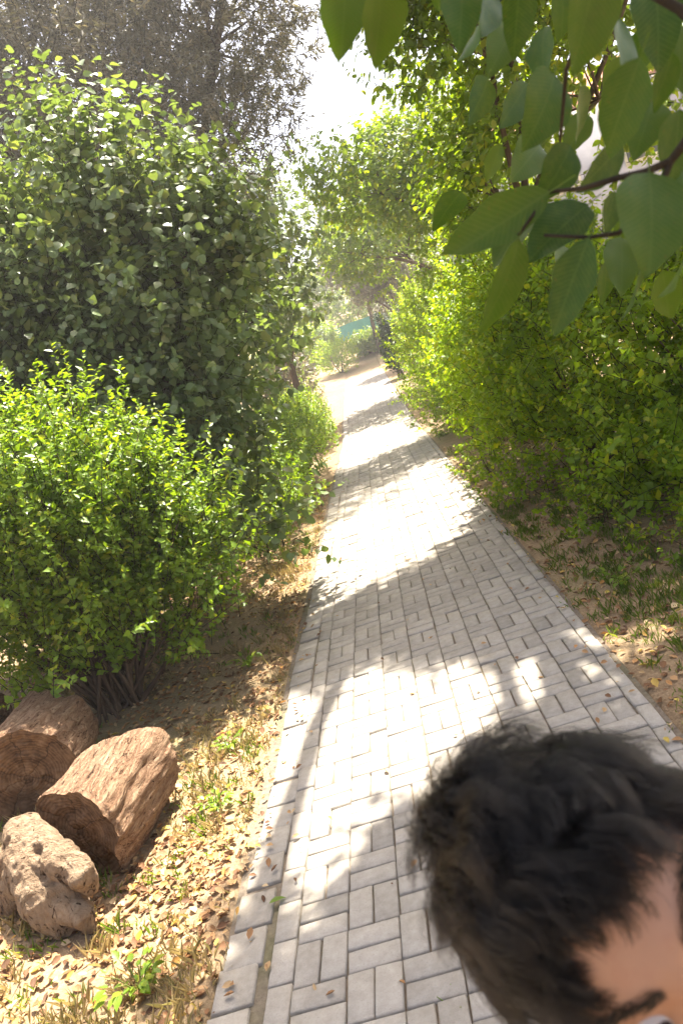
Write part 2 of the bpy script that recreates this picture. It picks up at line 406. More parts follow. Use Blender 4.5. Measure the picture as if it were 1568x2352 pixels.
# ---------------------------------------------------------------- plants
def grow(name, label, cat, base, seed, clumps, leafkind, leaf_mat_, L, Wd, per_twig, twig_len, up=.5, bark='bark',
         trunk=None, group=None, stems=1, stem_r=.04, droop=.15, crownname='crown', trunkname='trunk', flat=.7, subs=9, subr=.42, twigw=.004, show_twigs=1.0):
    """clumps: (cx,cy,cz,rx,ry,rz,ntwigs) relative to the base. One thing > trunk, crown"""
    r = np.random.default_rng(seed)
    root = empty(name, base); tag(root, label, cat, group)
    tb = Tubes()
    tops = []
    fork = np.array(trunk if trunk else (0, 0, .25))
    if stems == 1:
        k = 7; s = np.linspace(0, 1, k)[:, None]
        pts = s*fork + np.sin(s*np.pi)*r.normal(0, .06, 3)*np.linalg.norm(fork)*.4
        pts[0] = (0, 0, -.15)
        tb.add(pts, np.linspace(stem_r*1.25, stem_r*.8, k)*np.r_[1.25, np.ones(k-1)], 9, .08, r)
    P = []; TD = []; C = []
    for (cx, cy, cz, rx, ry, rz, nt_) in clumps:
        c = np.array((cx, cy, cz)); rad = np.array((rx, ry, rz))
        # limbs from the fork (or the ground) into the clump, each ending in a sub-cluster
        sd = unit(r.normal(0, 1, (subs, 3))*np.array((1, 1, .9))+np.array((0, 0, .25)))
        sc = c + sd*rad*r.uniform(.45, .92, (subs, 1))
        if stems == 1:
            hub = c-np.array((0, 0, rz*.35))
            tt = np.linspace(0, 1, 7)[:, None]; mid = fork*.5+hub*.5+r.normal(0, .10, 3)*np.linalg.norm(hub-fork)
            pts = (1-tt)**2*fork+2*tt*(1-tt)*mid+tt**2*hub
            tb.add(pts, np.linspace(stem_r*.62, stem_r*.3, 7), 7, .07, r)
        for q in sc:
            st = hub if stems == 1 else np.array((*r.normal(0, .10, 2), -.06))
            mid = st*.45+q*.55+r.normal(0, .16, 3)*np.linalg.norm(q-st)*.5
            tt = np.linspace(0, 1, 7)[:, None]
            pts = (1-tt)**2*st+2*tt*(1-tt)*mid+tt**2*q
            r0 = stem_r*(.27 if stems == 1 else 1)*r.uniform(.5, 1)
            tb.add(pts, np.linspace(r0, r0*.25, 7), 6, .05, r)
        n1 = int(nt_*.72); n2 = nt_-n1
        pk = sc[r.integers(0, subs, n1)] + np.clip(r.normal(0, 1, (n1, 3)), -1.5, 1.5)*rad*subr*.62
        e = unit(r.normal(0, 1, (n2, 3)))*r.uniform(.5, 1, (n2, 1))**.4
        pk2 = c+e*rad
        p = np.concatenate([pk, pk2])
        P.append(p); C.append(np.repeat(c[None], len(p), 0))
    P = np.concatenate(P); C = np.concatenate(C)
    keep = P[:, 2] > .04; P = P[keep]; C = C[keep]
    out = unit(P-C)
    T = unit(out*.55 + np.array((0, 0, up)) + r.normal(0, .38, P.shape))
    tl = twig_len*r.uniform(.6, 1.3, len(P))
    # leaves along the twig
    m = per_twig
    s = (np.arange(m)+r.uniform(.1, .9, (len(P), m)))/m
    LP = (P[:, None, :]+T[:, None, :]*(s*tl[:, None])[..., None]).reshape(-1, 3)
    LT = np.repeat(T, m, 0); LO = np.repeat(out, m, 0)
    perp = unit(np.cross(LT, r.normal(0, 1, LT.shape)))
    D = unit(LT*.45+perp*.9+np.array((0, 0, -droop)))
    N = unit(np.array((0, 0, 1.))*flat+LO*.35+r.normal(0, .45, LT.shape))
    sz = r.uniform(.45, 1.2, len(LP))*np.clip(1.12-.35*s.reshape(-1), .5, 1.2)
    V, F = leaves(LP, D, N, L*sz, Wd*sz*r.uniform(.85, 1.15, len(LP)), leafkind)
    tb.build(trunkname, MAT[bark], root)
    cr = link(crownname, tri_mesh(crownname, V, F, leaf_mat_, False), root)
    # twigs are part of the crown's wood
    nt2 = int(len(P)*show_twigs)
    if nt2:
        a = P[:nt2]-T[:nt2]*.05; bb = P[:nt2]+T[:nt2]*tl[:nt2, None]
        x = unit(np.cross(T[:nt2], r.normal(0, 1, (nt2, 3)))); y = np.cross(T[:nt2], x)
        tw = twigw
        VV = np.stack([a+x*tw, a-x*tw*.5+y*tw*.87, a-x*tw*.5-y*tw*.87, bb], 1).reshape(-1, 3)
        TT = (np.array([(0, 1, 3), (1, 2, 3), (2, 0, 3)])[None]+(np.arange(nt2)*4)[:, None, None]).reshape(-1, 3)
        t = link('twigs', tri_mesh('twigs', VV, TT, MAT['twig']), root); t['kind'] = 'stuff'
    return root
def gz(x, y): return float(ground_z(np.array([x]), np.array([y]))[0])
def gb(x, y): return (x, y, gz(x, y))

# left: bright shrub behind the logs
grow('shrub', 'bright green leafy shrub with upright shoots just behind the logs', 'shrub', gb(-2.68, 5.35), 21,
     [(-.05, .0, 1.45, .88, .75, .95, 1250), (.62, .0, 1.2, .60, .5, .65, 620), (-.7, .1, 1.4, .65, .6, .9, 480), (.25, .1, .7, .85, .6, .45, 360)], 'simple', MAT['privet'], .066, .038, 20, .36,
     up=1.1, stems=6, stem_r=.024, crownname='foliage', trunkname='stem', droop=.05, subs=14, subr=.55)
# left: big broad-leaved tree with pale lit leaves
grow('tree', 'tall broad-leaved tree with large pale sunlit leaves behind the bright shrub', 'tree', gb(-3.1, 7.6), 22,
     [(.2, 0, 2.5, 1.5, 1.0, 1.4, 900), (1.25, -.1, 2.6, 1.0, .8, 1.1, 640), (1.55, .0, 3.5, .9, .7, .8, 400), (-1.2, -.3, 2.6, 1.5, 1.1, 1.7, 740), (1.0, .0, 3.9, 1.3, .8, .95, 560), (-.9, 0, 4.2, 1.4, .9, 1.1, 540), (.3, -.5, 1.2, 1.7, .9, .9, 480), (.8, .1, 1.4, .5, .6, .7, 220)],
     'broad', MAT['mulberry'], .112, .09, 11, .62, trunk=(.1, 0, 1.1), stem_r=.09, droop=.4, flat=.5, subs=13, subr=.38)
grow('tree', 'second broad-leaved tree on the left, darker, behind the low shrub row', 'tree', gb(-3.0, 15.0), 23,
     [(.2, 0, 2.8, 1.6, 1.3, 1.6, 460), (1.3, 0, 3.8, 1.3, 1.2, 1.2, 360), (0, 0, 4.8, 1.5, 1.3, 1.1, 320)],
     'broad', MAT['mulberry'], .15, .12, 11, .5, trunk=(.1, 0, 1.4), stem_r=.09, droop=.5, flat=.8, subs=11, subr=.5)
# left: low hedge shrubs along the path
for k, (x, y, h, lab) in enumerate([(-2.05, 9.4, 1.35, 'rounded shrub crowding the left edge of the path, nearest of the low row'),
                                    (-1.95, 12.4, 1.5, 'second shrub of the low row along the left edge of the path'),
                                    (-1.9, 15.6, 1.5, 'third shrub of the low row along the left edge of the path'),
                                    (-1.95, 19.5, 1.6, 'last shrub of the low row along the left edge of the path')]):
    grow('hedge_shrub', lab, 'shrub', gb(x, y), 40+k, [(0, 0, h*.55, .66, 1.5, h*.5, 680)], 'simple', MAT['privet'], .07, .042, 17, .3,
         up=.9, stems=6, stem_r=.018, crownname='foliage', trunkname='stem', group='low shrubs along the left path edge', subs=16, subr=.5)
# right: bright backlit hedge shrubs
for k, (x, y, rx, ry, h, nn, lab) in enumerate([
        (2.6, 5.75, 1.05, 1.0, 2.0, 1150, 'dense green shrub at the right frame edge, nearest of the right-hand row'),
        (2.15, 8.0, 1.0, 1.4, 2.3, 1250, 'glowing yellow-green backlit shrub, second of the right-hand row'),
        (2.0, 11.2, .95, 1.6, 2.6, 1100, 'third shrub of the right-hand row, bright against the light'),
        (1.8, 15.0, .95, 2.0, 2.8, 900, 'fourth shrub of the right-hand row, leaning over the path edge'),
        (1.85, 19.6, 1.0, 2.4, 2.9, 800, 'fifth and farthest shrub of the right-hand row'),
        (4.6, 7.4, 1.1, 1.3, 2.6, 800, 'tall shrub standing behind the nearest shrub of the right-hand row')]):
    grow('hedge_shrub', lab, 'shrub', gb(x, y), 60+k, [(0, 0, h*.56, rx, ry, h*.48, nn), (-.05, -.05, h*.18, rx*1.02, ry, h*.2, nn//3)], 'simple', MAT['hedge'], .078, .05, 18, .34,
         up=.7, stems=7, stem_r=.022, crownname='foliage', trunkname='stem', group='tall shrubs along the right path edge', subs=18, subr=.5)
for k, (x, y, h, lab) in enumerate([(1.75, 4.75, .34, 'low leafy plant creeping out under the nearest right-hand shrub'), (1.45, 6.1, .3, 'low leafy plant on the right verge between the first two shrubs'), (1.2, 7.7, .35, 'low leafy plant at the paving edge under the second right-hand shrub'), (2.2, 4.1, .3, 'low green plant by the right frame edge'), (1.05, 9.4, .4, 'low sunlit plant at the paving edge under the third right-hand shrub')]):
    grow('low_plant', lab, 'plant', gb(x, y), 160+k, [(0, 0, h*.5, .42, .42, h*.5, 90)], 'simple', MAT['hedge'], .055, .034, 13, .16, up=.6, stems=5, stem_r=.006, crownname='foliage', trunkname='stem', group='low plants on the right verge', subs=10, subr=.6, twigw=.002)
# right trees whose crowns hang over the path
ox, oy = .6, -1.6
def over(gx, gy, z, rx, ry, nn):
    """unseen crown clump at height z, placed by where its shade should fall"""
    t = z/SDIR.z
    return (gx+SDIR.x*t-ox, gy+SDIR.y*t-oy, z, rx, ry, .6, nn)
OVER = grow('tree', 'large spreading tree whose low leafy branch hangs in at the upper right', 'tree', gb(ox, oy), 81,  # low branch is in view; upper crown unseen, shaped for its shade
     [over(.25, 2.3, 6.4, .95, .85, 420), over(1.3, 2.7, 6.5, 1.0, 1.0, 340), over(.6, 3.1, 6.7, .8, .35, 240), over(.55, 4.75, 6.9, .6, .35, 260), over(1.75, 4.5, 6.8, .8, 1.0, 320), over(-.1, 1.2, 6.3, 1.2, .8, 360),
      over(1.2, .8, 6.4, 1.2, 1.1, 320), over(-1.2, 2.1, 6.5, .45, .4, 90), over(-.5, 2.2, 6.4, .35, .4, 130), over(.75, 5.3, 7.0, .8, .5, 300), over(-.35, 5.75, 7.2, .8, .4, 320), over(-.75, 5.25, 7.1, .55, .28, 220), over(.2, 5.1, 7.0, .6, .28, 220), over(.75, 6.5, 7.3, .7, .4, 260), over(1.9, 6.2, 7.3, .9, .9, 300), (.4, 2.4, 6.2, 1.6, 1.6, .7, 240)], 'broad', MAT['near'], .13, .085, 12, .42,
     trunk=(-.2, .3, 3.9), stem_r=.19, droop=.5, subs=9, subr=.55)
grow('tree', 'slender tree with yellow-green backlit leaves rising behind the right hedge', 'tree', gb(3.1, 9.4), 82,
     [(-.7, -.3, 4.9, 1.1, 1.0, 1.2, 520), (.5, .2, 4.2, 1.5, 1.4, 1.3, 520), (-.2, .1, 6.4, 1.2, 1.0, 1.2, 400), (-.9, .3, 3.4, .8, .9, .8, 220), (1.5, .5, 5.6, 1.3, 1.2, 1.3, 380)], 'broad', MAT['tree'], .12, .075, 12, .45,
     trunk=(-.7, .1, 2.7), stem_r=.075, droop=.35, subs=9, subr=.5)
grow('tree', 'tall tree farther along the right side with crown over the hedge', 'tree', gb(3.6, 15.4), 83,
     [(-.9, 0, 4.6, 1.4, 1.5, 1.2, 520), (.3, .1, 6.4, 1.6, 1.6, 1.6, 460), (-2.2, .2, 5.0, 1.2, 1.3, .8, 420)], 'broad', MAT['tree'], .13, .08, 12, .5,
     trunk=(-.2, 0, 2.7), stem_r=.09, droop=.35, subs=9, subr=.5)
grow('tree', 'large far tree on the right shading the path end', 'tree', gb(4.0, 25), 84,
     [(-1.6, 0, 4.6, 2.2, 2.8, 1.6, 620), (-3.0, -.3, 4.8, 1.2, 2.0, .9, 360), (0, .5, 6.6, 2.2, 2.4, 2.0, 460)], 'broad', MAT['tree'], .16, .10, 12, .6,
     trunk=(-.2, 0, 2.6), stem_r=.12, droop=.35, subs=10, subr=.45)
# far left tall grey-green tree
grow('tree', 'tall greyish fine-leaved tree towering behind the broad-leaved tree', 'tree', gb(-3.6, 16.5), 85,
     [(-.3, 0, 8.2, 3.0, 2.4, 2.2, 1250), (2.7, .2, 9.4, 1.9, 1.6, 2.0, 900), (-3.4, -.5, 8.0, 2.4, 2.2, 2.6, 950), (.6, 0, 11.4, 2.8, 2.4, 1.8, 600), (1.6, 0, 6.9, 2.0, 1.6, 1.3, 420), (-3.5, 0, 11, 2.2, 2, 2, 560), (3.9, 0, 10.9, 1.5, 1.4, 1.3, 480), (-1.2, 0, 10, 2.4, 2, 2, 500)],
     'simple', MAT['olive'], .17, .04, 24, .75, trunk=(.2, 0, 4.5), stem_r=.20, droop=.3, subs=12, subr=.6, flat=.3, show_twigs=1.0, twigw=.011)
grow('tree', 'dark green tree in the gap left of the bright sky', 'tree', gb(-2.2, 24), 86,
     [(.9, 0, 5.4, 1.8, 2.0, 2.6, 560), (-1.5, 0, 5.0, 2.0, 2.0, 2.5, 420)], 'broad', MAT['mulberry'], .18, .12, 12, .6,
     trunk=(0, 0, 2.2), stem_r=.12, droop=.3, subs=9)
grow('tree', 'small olive tree beside the far end of the path', 'tree', gb(2.2, 36), 87,
     [(0, 0, 4.6, 1.7, 1.6, 1.6, 460), (.9, .3, 3.4, 1.3, 1.5, 1.1, 260), (-.9, 0, 3.6, 1.0, 1.0, .8, 180)], 'simple', MAT['olive'], .18, .07, 16, .5,
     trunk=(0, 0, 2.0), stem_r=.10, subs=9)
grow('cypress', 'narrow dark evergreen bush standing at the far end of the path', 'bush', gb(1.35, 31), 88,
     [(0, 0, 1.1, .55, .5, 1.1, 620)], 'simple', MAT['cypress'], .13, .06, 14, .25, up=1.2, stems=5, stem_r=.03, crownname='foliage', trunkname='stem')
grow('shrub', 'pale green bush on the slope beyond the end of the path', 'bush', gb(-1.4, 44), 89,
     [(0, 0, .9, 1.3, 1.2, .9, 420)], 'simple', MAT['hedge'], .13, .07, 14, .4, up=.8, stems=6, stem_r=.03, crownname='foliage', trunkname='stem')
for k, (x, y, h, lab) in enumerate([(-3.0, 62, 6.0, 'leafy tree on the far slope above the teal fence, left one'), (5.5, 66, 7.0, 'leafy tree on the far slope above the teal fence, right one'),
                                    (1.5, 92, 7.5, 'faint tree on the crest of the far slope')]):
    grow('tree', lab, 'tree', gb(x, y), 95+k, [(0, 0, h*.6, h*.42, h*.4, h*.36, 520)], 'broad', MAT['tree'], .3, .2, 11, .8, trunk=(0, 0, h*.3), stem_r=.14, subs=12, group='trees on the far slope')

for k, (x, y, h, w_, lab) in enumerate([(-3.2, 29, 2.4, 1.3, 'olive-green bush left of the far path end'), (-3.6, 36, 3.0, 1.6, 'taller bush behind the olive-green bush at the far path end'), (-2.6, 50, 2.2, 1.6, 'bush below the left end of the teal fence'),
        (3.4, 48, 2.6, 1.8, 'bush below the right end of the teal fence'), (3.2, 28, 2.8, 1.3, 'bush behind the narrow dark evergreen'), (.6, 47, 1.0, 1.0, 'low scrubby plant in front of the teal fence'), (-5.0, 58, 4.0, 2.6, 'broad bush on the slope at the left of the teal fence'), (4.8, 58, 4.5, 2.6, 'broad bush on the slope at the right of the teal fence'),
        (.5, 64, 3.2, 2.8, 'bush on the slope right behind the teal fence'), (-2.8, 74, 4.5, 3.2, 'hazy bush higher on the slope to the left'), (3.6, 76, 4.5, 3.2, 'hazy bush higher on the slope to the right')]):
    grow('bush', lab, 'bush', gb(x, y), 120+k, [(0, 0, h*.5, w_, w_, h*.5, 420)], 'simple', MAT['tree' if k % 3 else 'olive'], .07+.0032*y, .045+.002*y, 14, .3+.006*y, up=.8, stems=6, stem_r=.03, crownname='foliage', trunkname='stem', group='bushes on the far slope', subs=14, show_twigs=.2)
grow('tree', 'pale sunlit tree against the sky in the gap above the path', 'tree', gb(1.2, 46), 140,
     [(.4, 0, 7.5, 1.7, 1.7, 1.6, 330), (1.6, 0, 6.0, 1.8, 1.8, 1.5, 360), (-.6, 0, 5.4, 1.2, 1.4, 1.0, 220)], 'broad', MAT['olive'], .24, .15, 11, .6, trunk=(.2, 0, 3.0), stem_r=.12, subs=9)
# ---------------------------------------------------------------- leaf litter and grass
def scatter(n, region, seed, dens=None):
    r = np.random.default_rng(seed); x0, x1, y0, y1 = region
    x = r.uniform(x0, x1, n); y = y0+(y1-y0)*r.uniform(0, 1, n)**1.5
    if dens is not None:
        k = r.uniform(0, 1, n) < dens(x, y); x, y = x[k], y[k]
    return r, x, y
def litter(name, label, n, region, seed, dens, size=(.025, .06)):
    r, x, y = scatter(n, region, seed, dens); n = len(x)
    inpath = (x > PL-.01) & (x < PR+.01)
    z = np.where(inpath, hgt(y)+.014, ground_z(x, y)) + r.uniform(.002, .018, n)
    a = r.uniform(0, 6.283, n)
    D = np.stack([np.cos(a), np.sin(a), r.normal(0, .22, n)], -1)
    N = unit(np.stack([r.normal(0, .3, n), r.normal(0, .3, n), np.ones(n)], -1))
    L = r.uniform(*size, n)
    V, F = leaves(np.stack([x, y, z], -1), D, N, L, L*r.uniform(.35, .75, n), 'curl')
    o = link(name, tri_mesh(name, V, F, MAT['litter'])); tag(o, label, 'leaf litter', kind='stuff')
cl = lambda x, y: np.clip(.55+.75*vnoise(x, y, 3.0, 7), .08, 1)
litter('leaf_litter', 'dry brown and tan leaves carpeting the ground left of the path', 34000, (-4.6, PL-.02, 1.7, 13), 3, cl, (.022, .06))
litter('leaf_litter', 'dry leaves thinly strewn on the shaded ground right of the path', 15000, (PR+.02, 3.6, 1.8, 13), 4, lambda x, y: cl(x, y)*.8)
litter('leaf_litter', 'few dry leaf scraps lying along the paving edges', 3600, (PL, PR, 1.6, 14), 5,
       lambda x, y: .03+.97*np.maximum(np.exp(-np.minimum(x-PL, PR-x)/.09), .8*np.exp(-np.abs(x-(X0-.107))/.012)), (.012, .05))
def grass(name, label, mat, n, region, seed, dens, h=(.04, .12), tuft=14):
    r, x, y = scatter(n, region, seed, dens); n = len(x)
    x = np.repeat(x, tuft)+r.normal(0, .03, n*tuft); y = np.repeat(y, tuft)+r.normal(0, .03, n*tuft)
    z = np.where((x > PL) & (x < PR), hgt(y), ground_z(x, y))-.005
    a = r.uniform(0, 6.283, n*tuft); t = r.uniform(.15, .9, n*tuft)
    D = np.stack([np.cos(a)*t, np.sin(a)*t, np.ones(n*tuft)], -1)
    N = np.stack([-np.cos(a), -np.sin(a), np.full(n*tuft, .4)], -1)
    L = np.repeat(r.uniform(*h, n), tuft)*r.uniform(.5, 1.2, n*tuft)
    V, F = leaves(np.stack([x, y, z], -1), D, N, L, np.full(n*tuft, .006), 'simple')
    o = link(name, tri_mesh(name, V, F, mat)); tag(o, label, 'grass', kind='stuff')
grass('grass', 'dry straw-coloured grass among the leaves left of the path', MAT['straw'], 2600, (-4, PL-.03, 1.8, 14), 6, lambda x, y: np.clip(.4+1.1*vnoise(x, y, 2.2, 9), 0, 1))
grass('grass', 'short green grass patches on the left verge', MAT['grass'], 800, (-3.2, PL-.02, 1.8, 14), 7, lambda x, y: np.clip(.25+1.6*vnoise(x, y, 2.6, 12), 0, 1), (.03, .09))
grass('grass', 'sparse green grass on the right verge by the paving', MAT['grass'], 4200, (PR+.01, 3.0, 2.2, 16), 8, lambda x, y: np.clip(.30+1.6*vnoise(x, y, 2.4, 15), 0, 1), (.03, .10))

# leafy weeds that stand out
def weed(x, y, seed, r0, lab):
    r = np.random.default_rng(seed); root = empty('weed', gb(x, y)); tag(root, lab, 'weed', 'small weeds beside the path')
    n = 46; a = r.uniform(0, 6.283, n); t = r.uniform(0, 1, n)
    tb = Tubes()
    for q in range(6):
        aa = q*1.05+r.uniform(0, .5); e = np.array((math.cos(aa)*r0*.7, math.sin(aa)*r0*.7, r0*r.uniform(.5, 1)))
        tb.add([(0, 0, -.02), e*.5+np.array((0, 0, .02)), e], [.003, .0025, .0012], 5)
    tb.build('stem', MAT['grass'], root)
    P = np.stack([np.cos(a)*r0*t*.8, np.sin(a)*r0*t*.8, r0*(.15+.7*t*r.uniform(.4, 1, n))], -1)
    D = np.stack([np.cos(a), np.sin(a), r.normal(.2, .4, n)], -1); N = np.stack([-.3*np.cos(a), -.3*np.sin(a), np.ones(n)], -1)
    L = r.uniform(.03, .065, n)*min(1, r0/.14)
    V, F = leaves(P, D, N, L, L*.6, 'broad'); link('foliage', tri_mesh('foliage', V, F, MAT['privet']), root)
for k, (x, y, r0, lab) in enumerate([(-1.57, 4.2, .13, 'green weed on the sunny verge to the right of the shrub foot'), (-1.52, 3.55, .12, 'green weed between the big log and the paving'),
        (-1.62, 2.42, .16, 'leafy weed at the near left corner of the paving'), (-1.65, 5.5, .16, 'spreading weed in the shade past the bright shrub'),
        (1.15, 4.75, .2, 'clump of green weeds on the bare right verge'), (1.0, 9.6, .24, 'light green weed lit by sun on the right verge'), (-.40, 1.98, .07, 'tiny weed growing from a joint between the near pavers')]):
    weed(x, y, 300+k, r0, lab)

# ---------------------------------------------------------------- logs
def fbm(p, seed, f0=1.0, octv=4):
    r = np.random.default_rng(seed); out = np.zeros(len(p)); a = 1.0; f = f0
    for o_ in range(octv):
        for q in range(4):
            d = unit(r.normal(0, 1, (1, 3)))[0]; out += a*np.sin(p@d*f*r.uniform(.7, 1.4)+r.uniform(0, 6.3))/4
        a *= .55; f *= 2.1
    return out
def log(label, A, B, ra, rb, seed, squash=.9):
    A = np.array(A, float); B = np.array(B, float); r = np.random.default_rng(seed)
    root = empty('log', ((A+B)/2).tolist()); root.location.z = 0; c0 = np.array(root.location)
    tag(root, label, 'log', 'pile of cut logs left of the path')
    L = np.linalg.norm(B-A); ax = (B-A)/L; sx = unit(np.cross(ax, (0, 0, 1.))[None])[0]; sz = np.cross(sx, ax)
    nr, ns = 90, 150
    th = np.linspace(0, 2*np.pi, ns, endpoint=False); t = np.linspace(0, 1, nr)
    TH, T = np.meshgrid(th, t)
    rad = (ra+(rb-ra)*T)*np.where((T < .04) | (T > .96), .965, 1.0)
    P0 = np.stack([np.cos(TH), np.sin(TH), T*0], -1).reshape(-1, 3)
    fb = fbm(P0*1.5, seed, 1.5, 3)
    dn = fb*.13 + 0.32*(.35-np.abs(fbm(P0*1.1+3, seed+20, 1.7, 2))) + fbm(np.stack([TH.ravel()*5, T.ravel()*3, T.ravel()], -1), seed+1, 2.2, 4)*.035 + fbm(np.stack([np.cos(TH).ravel()*4, np.sin(TH).ravel()*4, T.ravel()*6], -1), seed+2, 1.0, 4)*.06
    for q in range(9):                                               # drying cracks along the grain
        ac = r.uniform(0, 6.283); dpt = r.uniform(.03, .10); wdt = r.uniform(.012, .035); t0, t1 = sorted(r.uniform(-.2, 1.2, 2)); t1 = max(t1, t0+.35)
        dth = np.abs((TH-ac-.25*np.sin(T*3+q)+np.pi) % (2*np.pi)-np.pi)
        dn = dn - (dpt*np.exp(-(dth/wdt)**2)*sstep(t0, t0+.12, T)*(1-sstep(t1-.12, t1, T))).ravel()
    dn = dn + .018*np.sign(np.sin(TH*11+4*np.sin(T*2+seed))).ravel()*sstep(-.1, .5, fbm(P0*2+T.reshape(-1, 1)*3, seed+31, 2, 2))   # flakes of bark left
    rad = rad*(1+dn.reshape(rad.shape))
    shift = (fbm(P0, seed+5, 1.2, 3)*.07+fbm(P0*6, seed+6, 2.0, 3)*.02).reshape(T.shape)           # rough saw line at both ends
    along = T*L + shift*np.where(T < .5, 1-2*T, -(2*T-1))
    C = A+ax*along[..., None]
    V = C+(sx*(rad*np.cos(TH))[..., None])+(sz*(rad*np.sin(TH)*squash)[..., None])
    V = V.reshape(-1, 3)-c0
    i, j = np.meshgrid(np.arange(nr-1), np.arange(ns), indexing='ij'); j2 = (j+1) % ns
    Q = np.stack([i*ns+j, i*ns+j2, (i+1)*ns+j2, (i+1)*ns+j], -1).reshape(-1, 4)
    link('log_side', tri_mesh('log_side', V, Q, MAT['log'], True), root)
    G = V.reshape(nr, ns, 3)
    for e, sgn in ((0, 1), (nr-1, -1)):
        ring = G[e]; cen = ring.mean(0); nk = 14; VV = []
        for k in range(nk+1):
            f = 1-k/nk
            dep = .05*(1-f**2)+.018*fbm((ring-cen)*f*9+k, seed+9, 1.4, 4)*(1 if k else 0)
            VV.append(cen+(ring-cen)*f*(.985 if k else 1.0)+ax*sgn*np.broadcast_to(dep, (ns,))[:, None])
        VV = np.concatenate(VV); i, j = np.meshgrid(np.arange(nk), np.arange(ns), indexing='ij'); j2 = (j+1) % ns
        QQ = np.stack([i*ns+j, i*ns+j2, (i+1)*ns+j2, (i+1)*ns+j], -1).reshape(-1, 4)
        if sgn > 0: QQ = QQ[:, ::-1]
        link('cut_end', tri_mesh('cut_end', VV-cen, QQ, MAT['logend'], True), root, cen.tolist())
    return root
log('thick weathered log lying beside the path with its dark cut end facing the camera', (-2.10, 3.22, .26), (-1.98, 3.82, .25), .29, .27, 401)
log('thick weathered log behind the others with its end in shade, touching the shrub', (-2.76, 3.95, .30), (-2.88, 4.7, .30), .34, .31, 402)
log('dark short log poking in at the left frame edge behind the log pile', (-3.85, 5.55, .24), (-4.5, 6.0, .24), .22, .21, 403)

def evaluated(o):
    dg = bpy.context.evaluated_depsgraph_get()
    me = bpy.data.meshes.new_from_object(o.evaluated_get(dg)); return me
def blob_sphere(c, rad, nu=20, nv=12):
    u = np.linspace(0, 2*np.pi, nu, endpoint=False); v = np.linspace(.08, np.pi-.08, nv)
    U, VV = np.meshgrid(u, v); c = np.array(c); rad = np.broadcast_to(rad, (3,))
    return np.stack([c[0]+rad[0]*np.sin(VV)*np.cos(U), c[1]+rad[1]*np.sin(VV)*np.sin(U), c[2]+rad[2]*np.cos(VV)], -1)
class Solid:
    """closed overlapping lofts, fused into one skin by a voxel remesh"""
    def __init__(s): s.V = []; s.F = []; s.n = 0
    def loft(s, rings):
        rings = [np.asarray(q, float) for q in rings]; k = len(rings[0]); m = len(rings)
        V = np.concatenate(rings+[rings[0].mean(0)[None], rings[-1].mean(0)[None]])
        for i in range(m-1):
            for j in range(k):
                a, b = i*k+j, i*k+(j+1) % k
                s.F.append((s.n+a, s.n+b, s.n+b+k, s.n+a+k))
        for j in range(k):
            s.F.append((s.n+(j+1) % k, s.n+j, s.n+m*k)); s.F.append((s.n+(m-1)*k+j, s.n+(m-1)*k+(j+1) % k, s.n+m*k+1))
        s.V.append(V); s.n += len(V)
    def tube(s, pts, rad, sides=14, flat=None):
        pts = np.asarray(pts, float); tan = unit(np.gradient(pts, axis=0)); n = len(pts)
        rad = np.broadcast_to(rad, (n,)); rings = []
        ref = np.array((1., 0, 0)) if abs(tan[n//2][0]) < .8 else np.array((0, 1., 0))
        th = np.linspace(0, 2*np.pi, sides, endpoint=False)
        def ring(c, t, r):
            b = unit(np.cross(t, ref)[None])[0]; a = np.cross(b, t)
            fx, fy = flat if flat else (1, 1)
            return c+r*fx*np.cos(th)[:, None]*a+r*fy*np.sin(th)[:, None]*b
        rings.append(ring(pts[0]-tan[0]*rad[0]*.55, tan[0], rad[0]*.6))
        for c, t, r in zip(pts, tan, rad): rings.append(ring(c, t, r))
        rings.append(ring(pts[-1]+tan[-1]*rad[-1]*.55, tan[-1], rad[-1]*.6))
        s.loft(rings[::-1] if False else rings)
    def ball(s, c, rad): s.loft(list(blob_sphere(c, rad)))
    def fuse(s, name, voxel, smooth=4, mat=None):
        me = bpy.data.meshes.new(name); me.from_pydata(np.concatenate(s.V).tolist(), [], s.F); me.update()
        import bmesh
        bm = bmesh.new(); bm.from_mesh(me); bmesh.ops.recalc_face_normals(bm, faces=bm.faces); bm.to_mesh(me); bm.free()
        o = bpy.data.objects.new(name, me); COL.objects.link(o)
        md = o.modifiers.new('r', 'REMESH'); md.mode = 'VOXEL'; md.voxel_size = voxel
        if smooth:
            m2 = o.modifiers.new('s', 'SMOOTH'); m2.iterations = smooth; m2.factor = .5
        out = evaluated(o); bpy.data.objects.remove(o)
        out.materials.clear()
        if mat: out.materials.append(mat)
        out.polygons.foreach_set('use_smooth', np.ones(len(out.polygons), bool))
        return out
# forked stump piece in front of the logs
c0 = np.array(on_ground(95, 2080))
def gp(px, py, z): return np.array(on_ground(px, py, z))-c0
sd = Solid()
sd.tube([gp(40, 1900, .42), gp(70, 1950, .35), gp(95, 2000, .27), gp(125, 2060, .18), gp(150, 2120, .06)], [.085, .125, .14, .135, .10], flat=(1.1, .75))
sd.tube([gp(100, 1960, .33), gp(150, 1985, .31), gp(190, 2010, .27), gp(212, 2045, .17)], [.10, .085, .062, .03])
sd.tube([gp(110, 2050, .18), gp(160, 2080, .14), gp(195, 2110, .09), gp(212, 2135, .02)], [.11, .085, .06, .035])
sd.tube([gp(60, 2000, .26), gp(30, 2060, .12), gp(8, 2110, .0)], [.11, .08, .05])
sd.tube([gp(60, 1950, .34), gp(20, 1975, .28), gp(-20, 2020, .16)], [.10, .08, .05])
me = sd.fuse('stump', .007, 6, MAT['drift'])
nv = len(me.vertices); co = np.empty(nv*3); me.vertices.foreach_get('co', co); co = co.reshape(-1, 3)
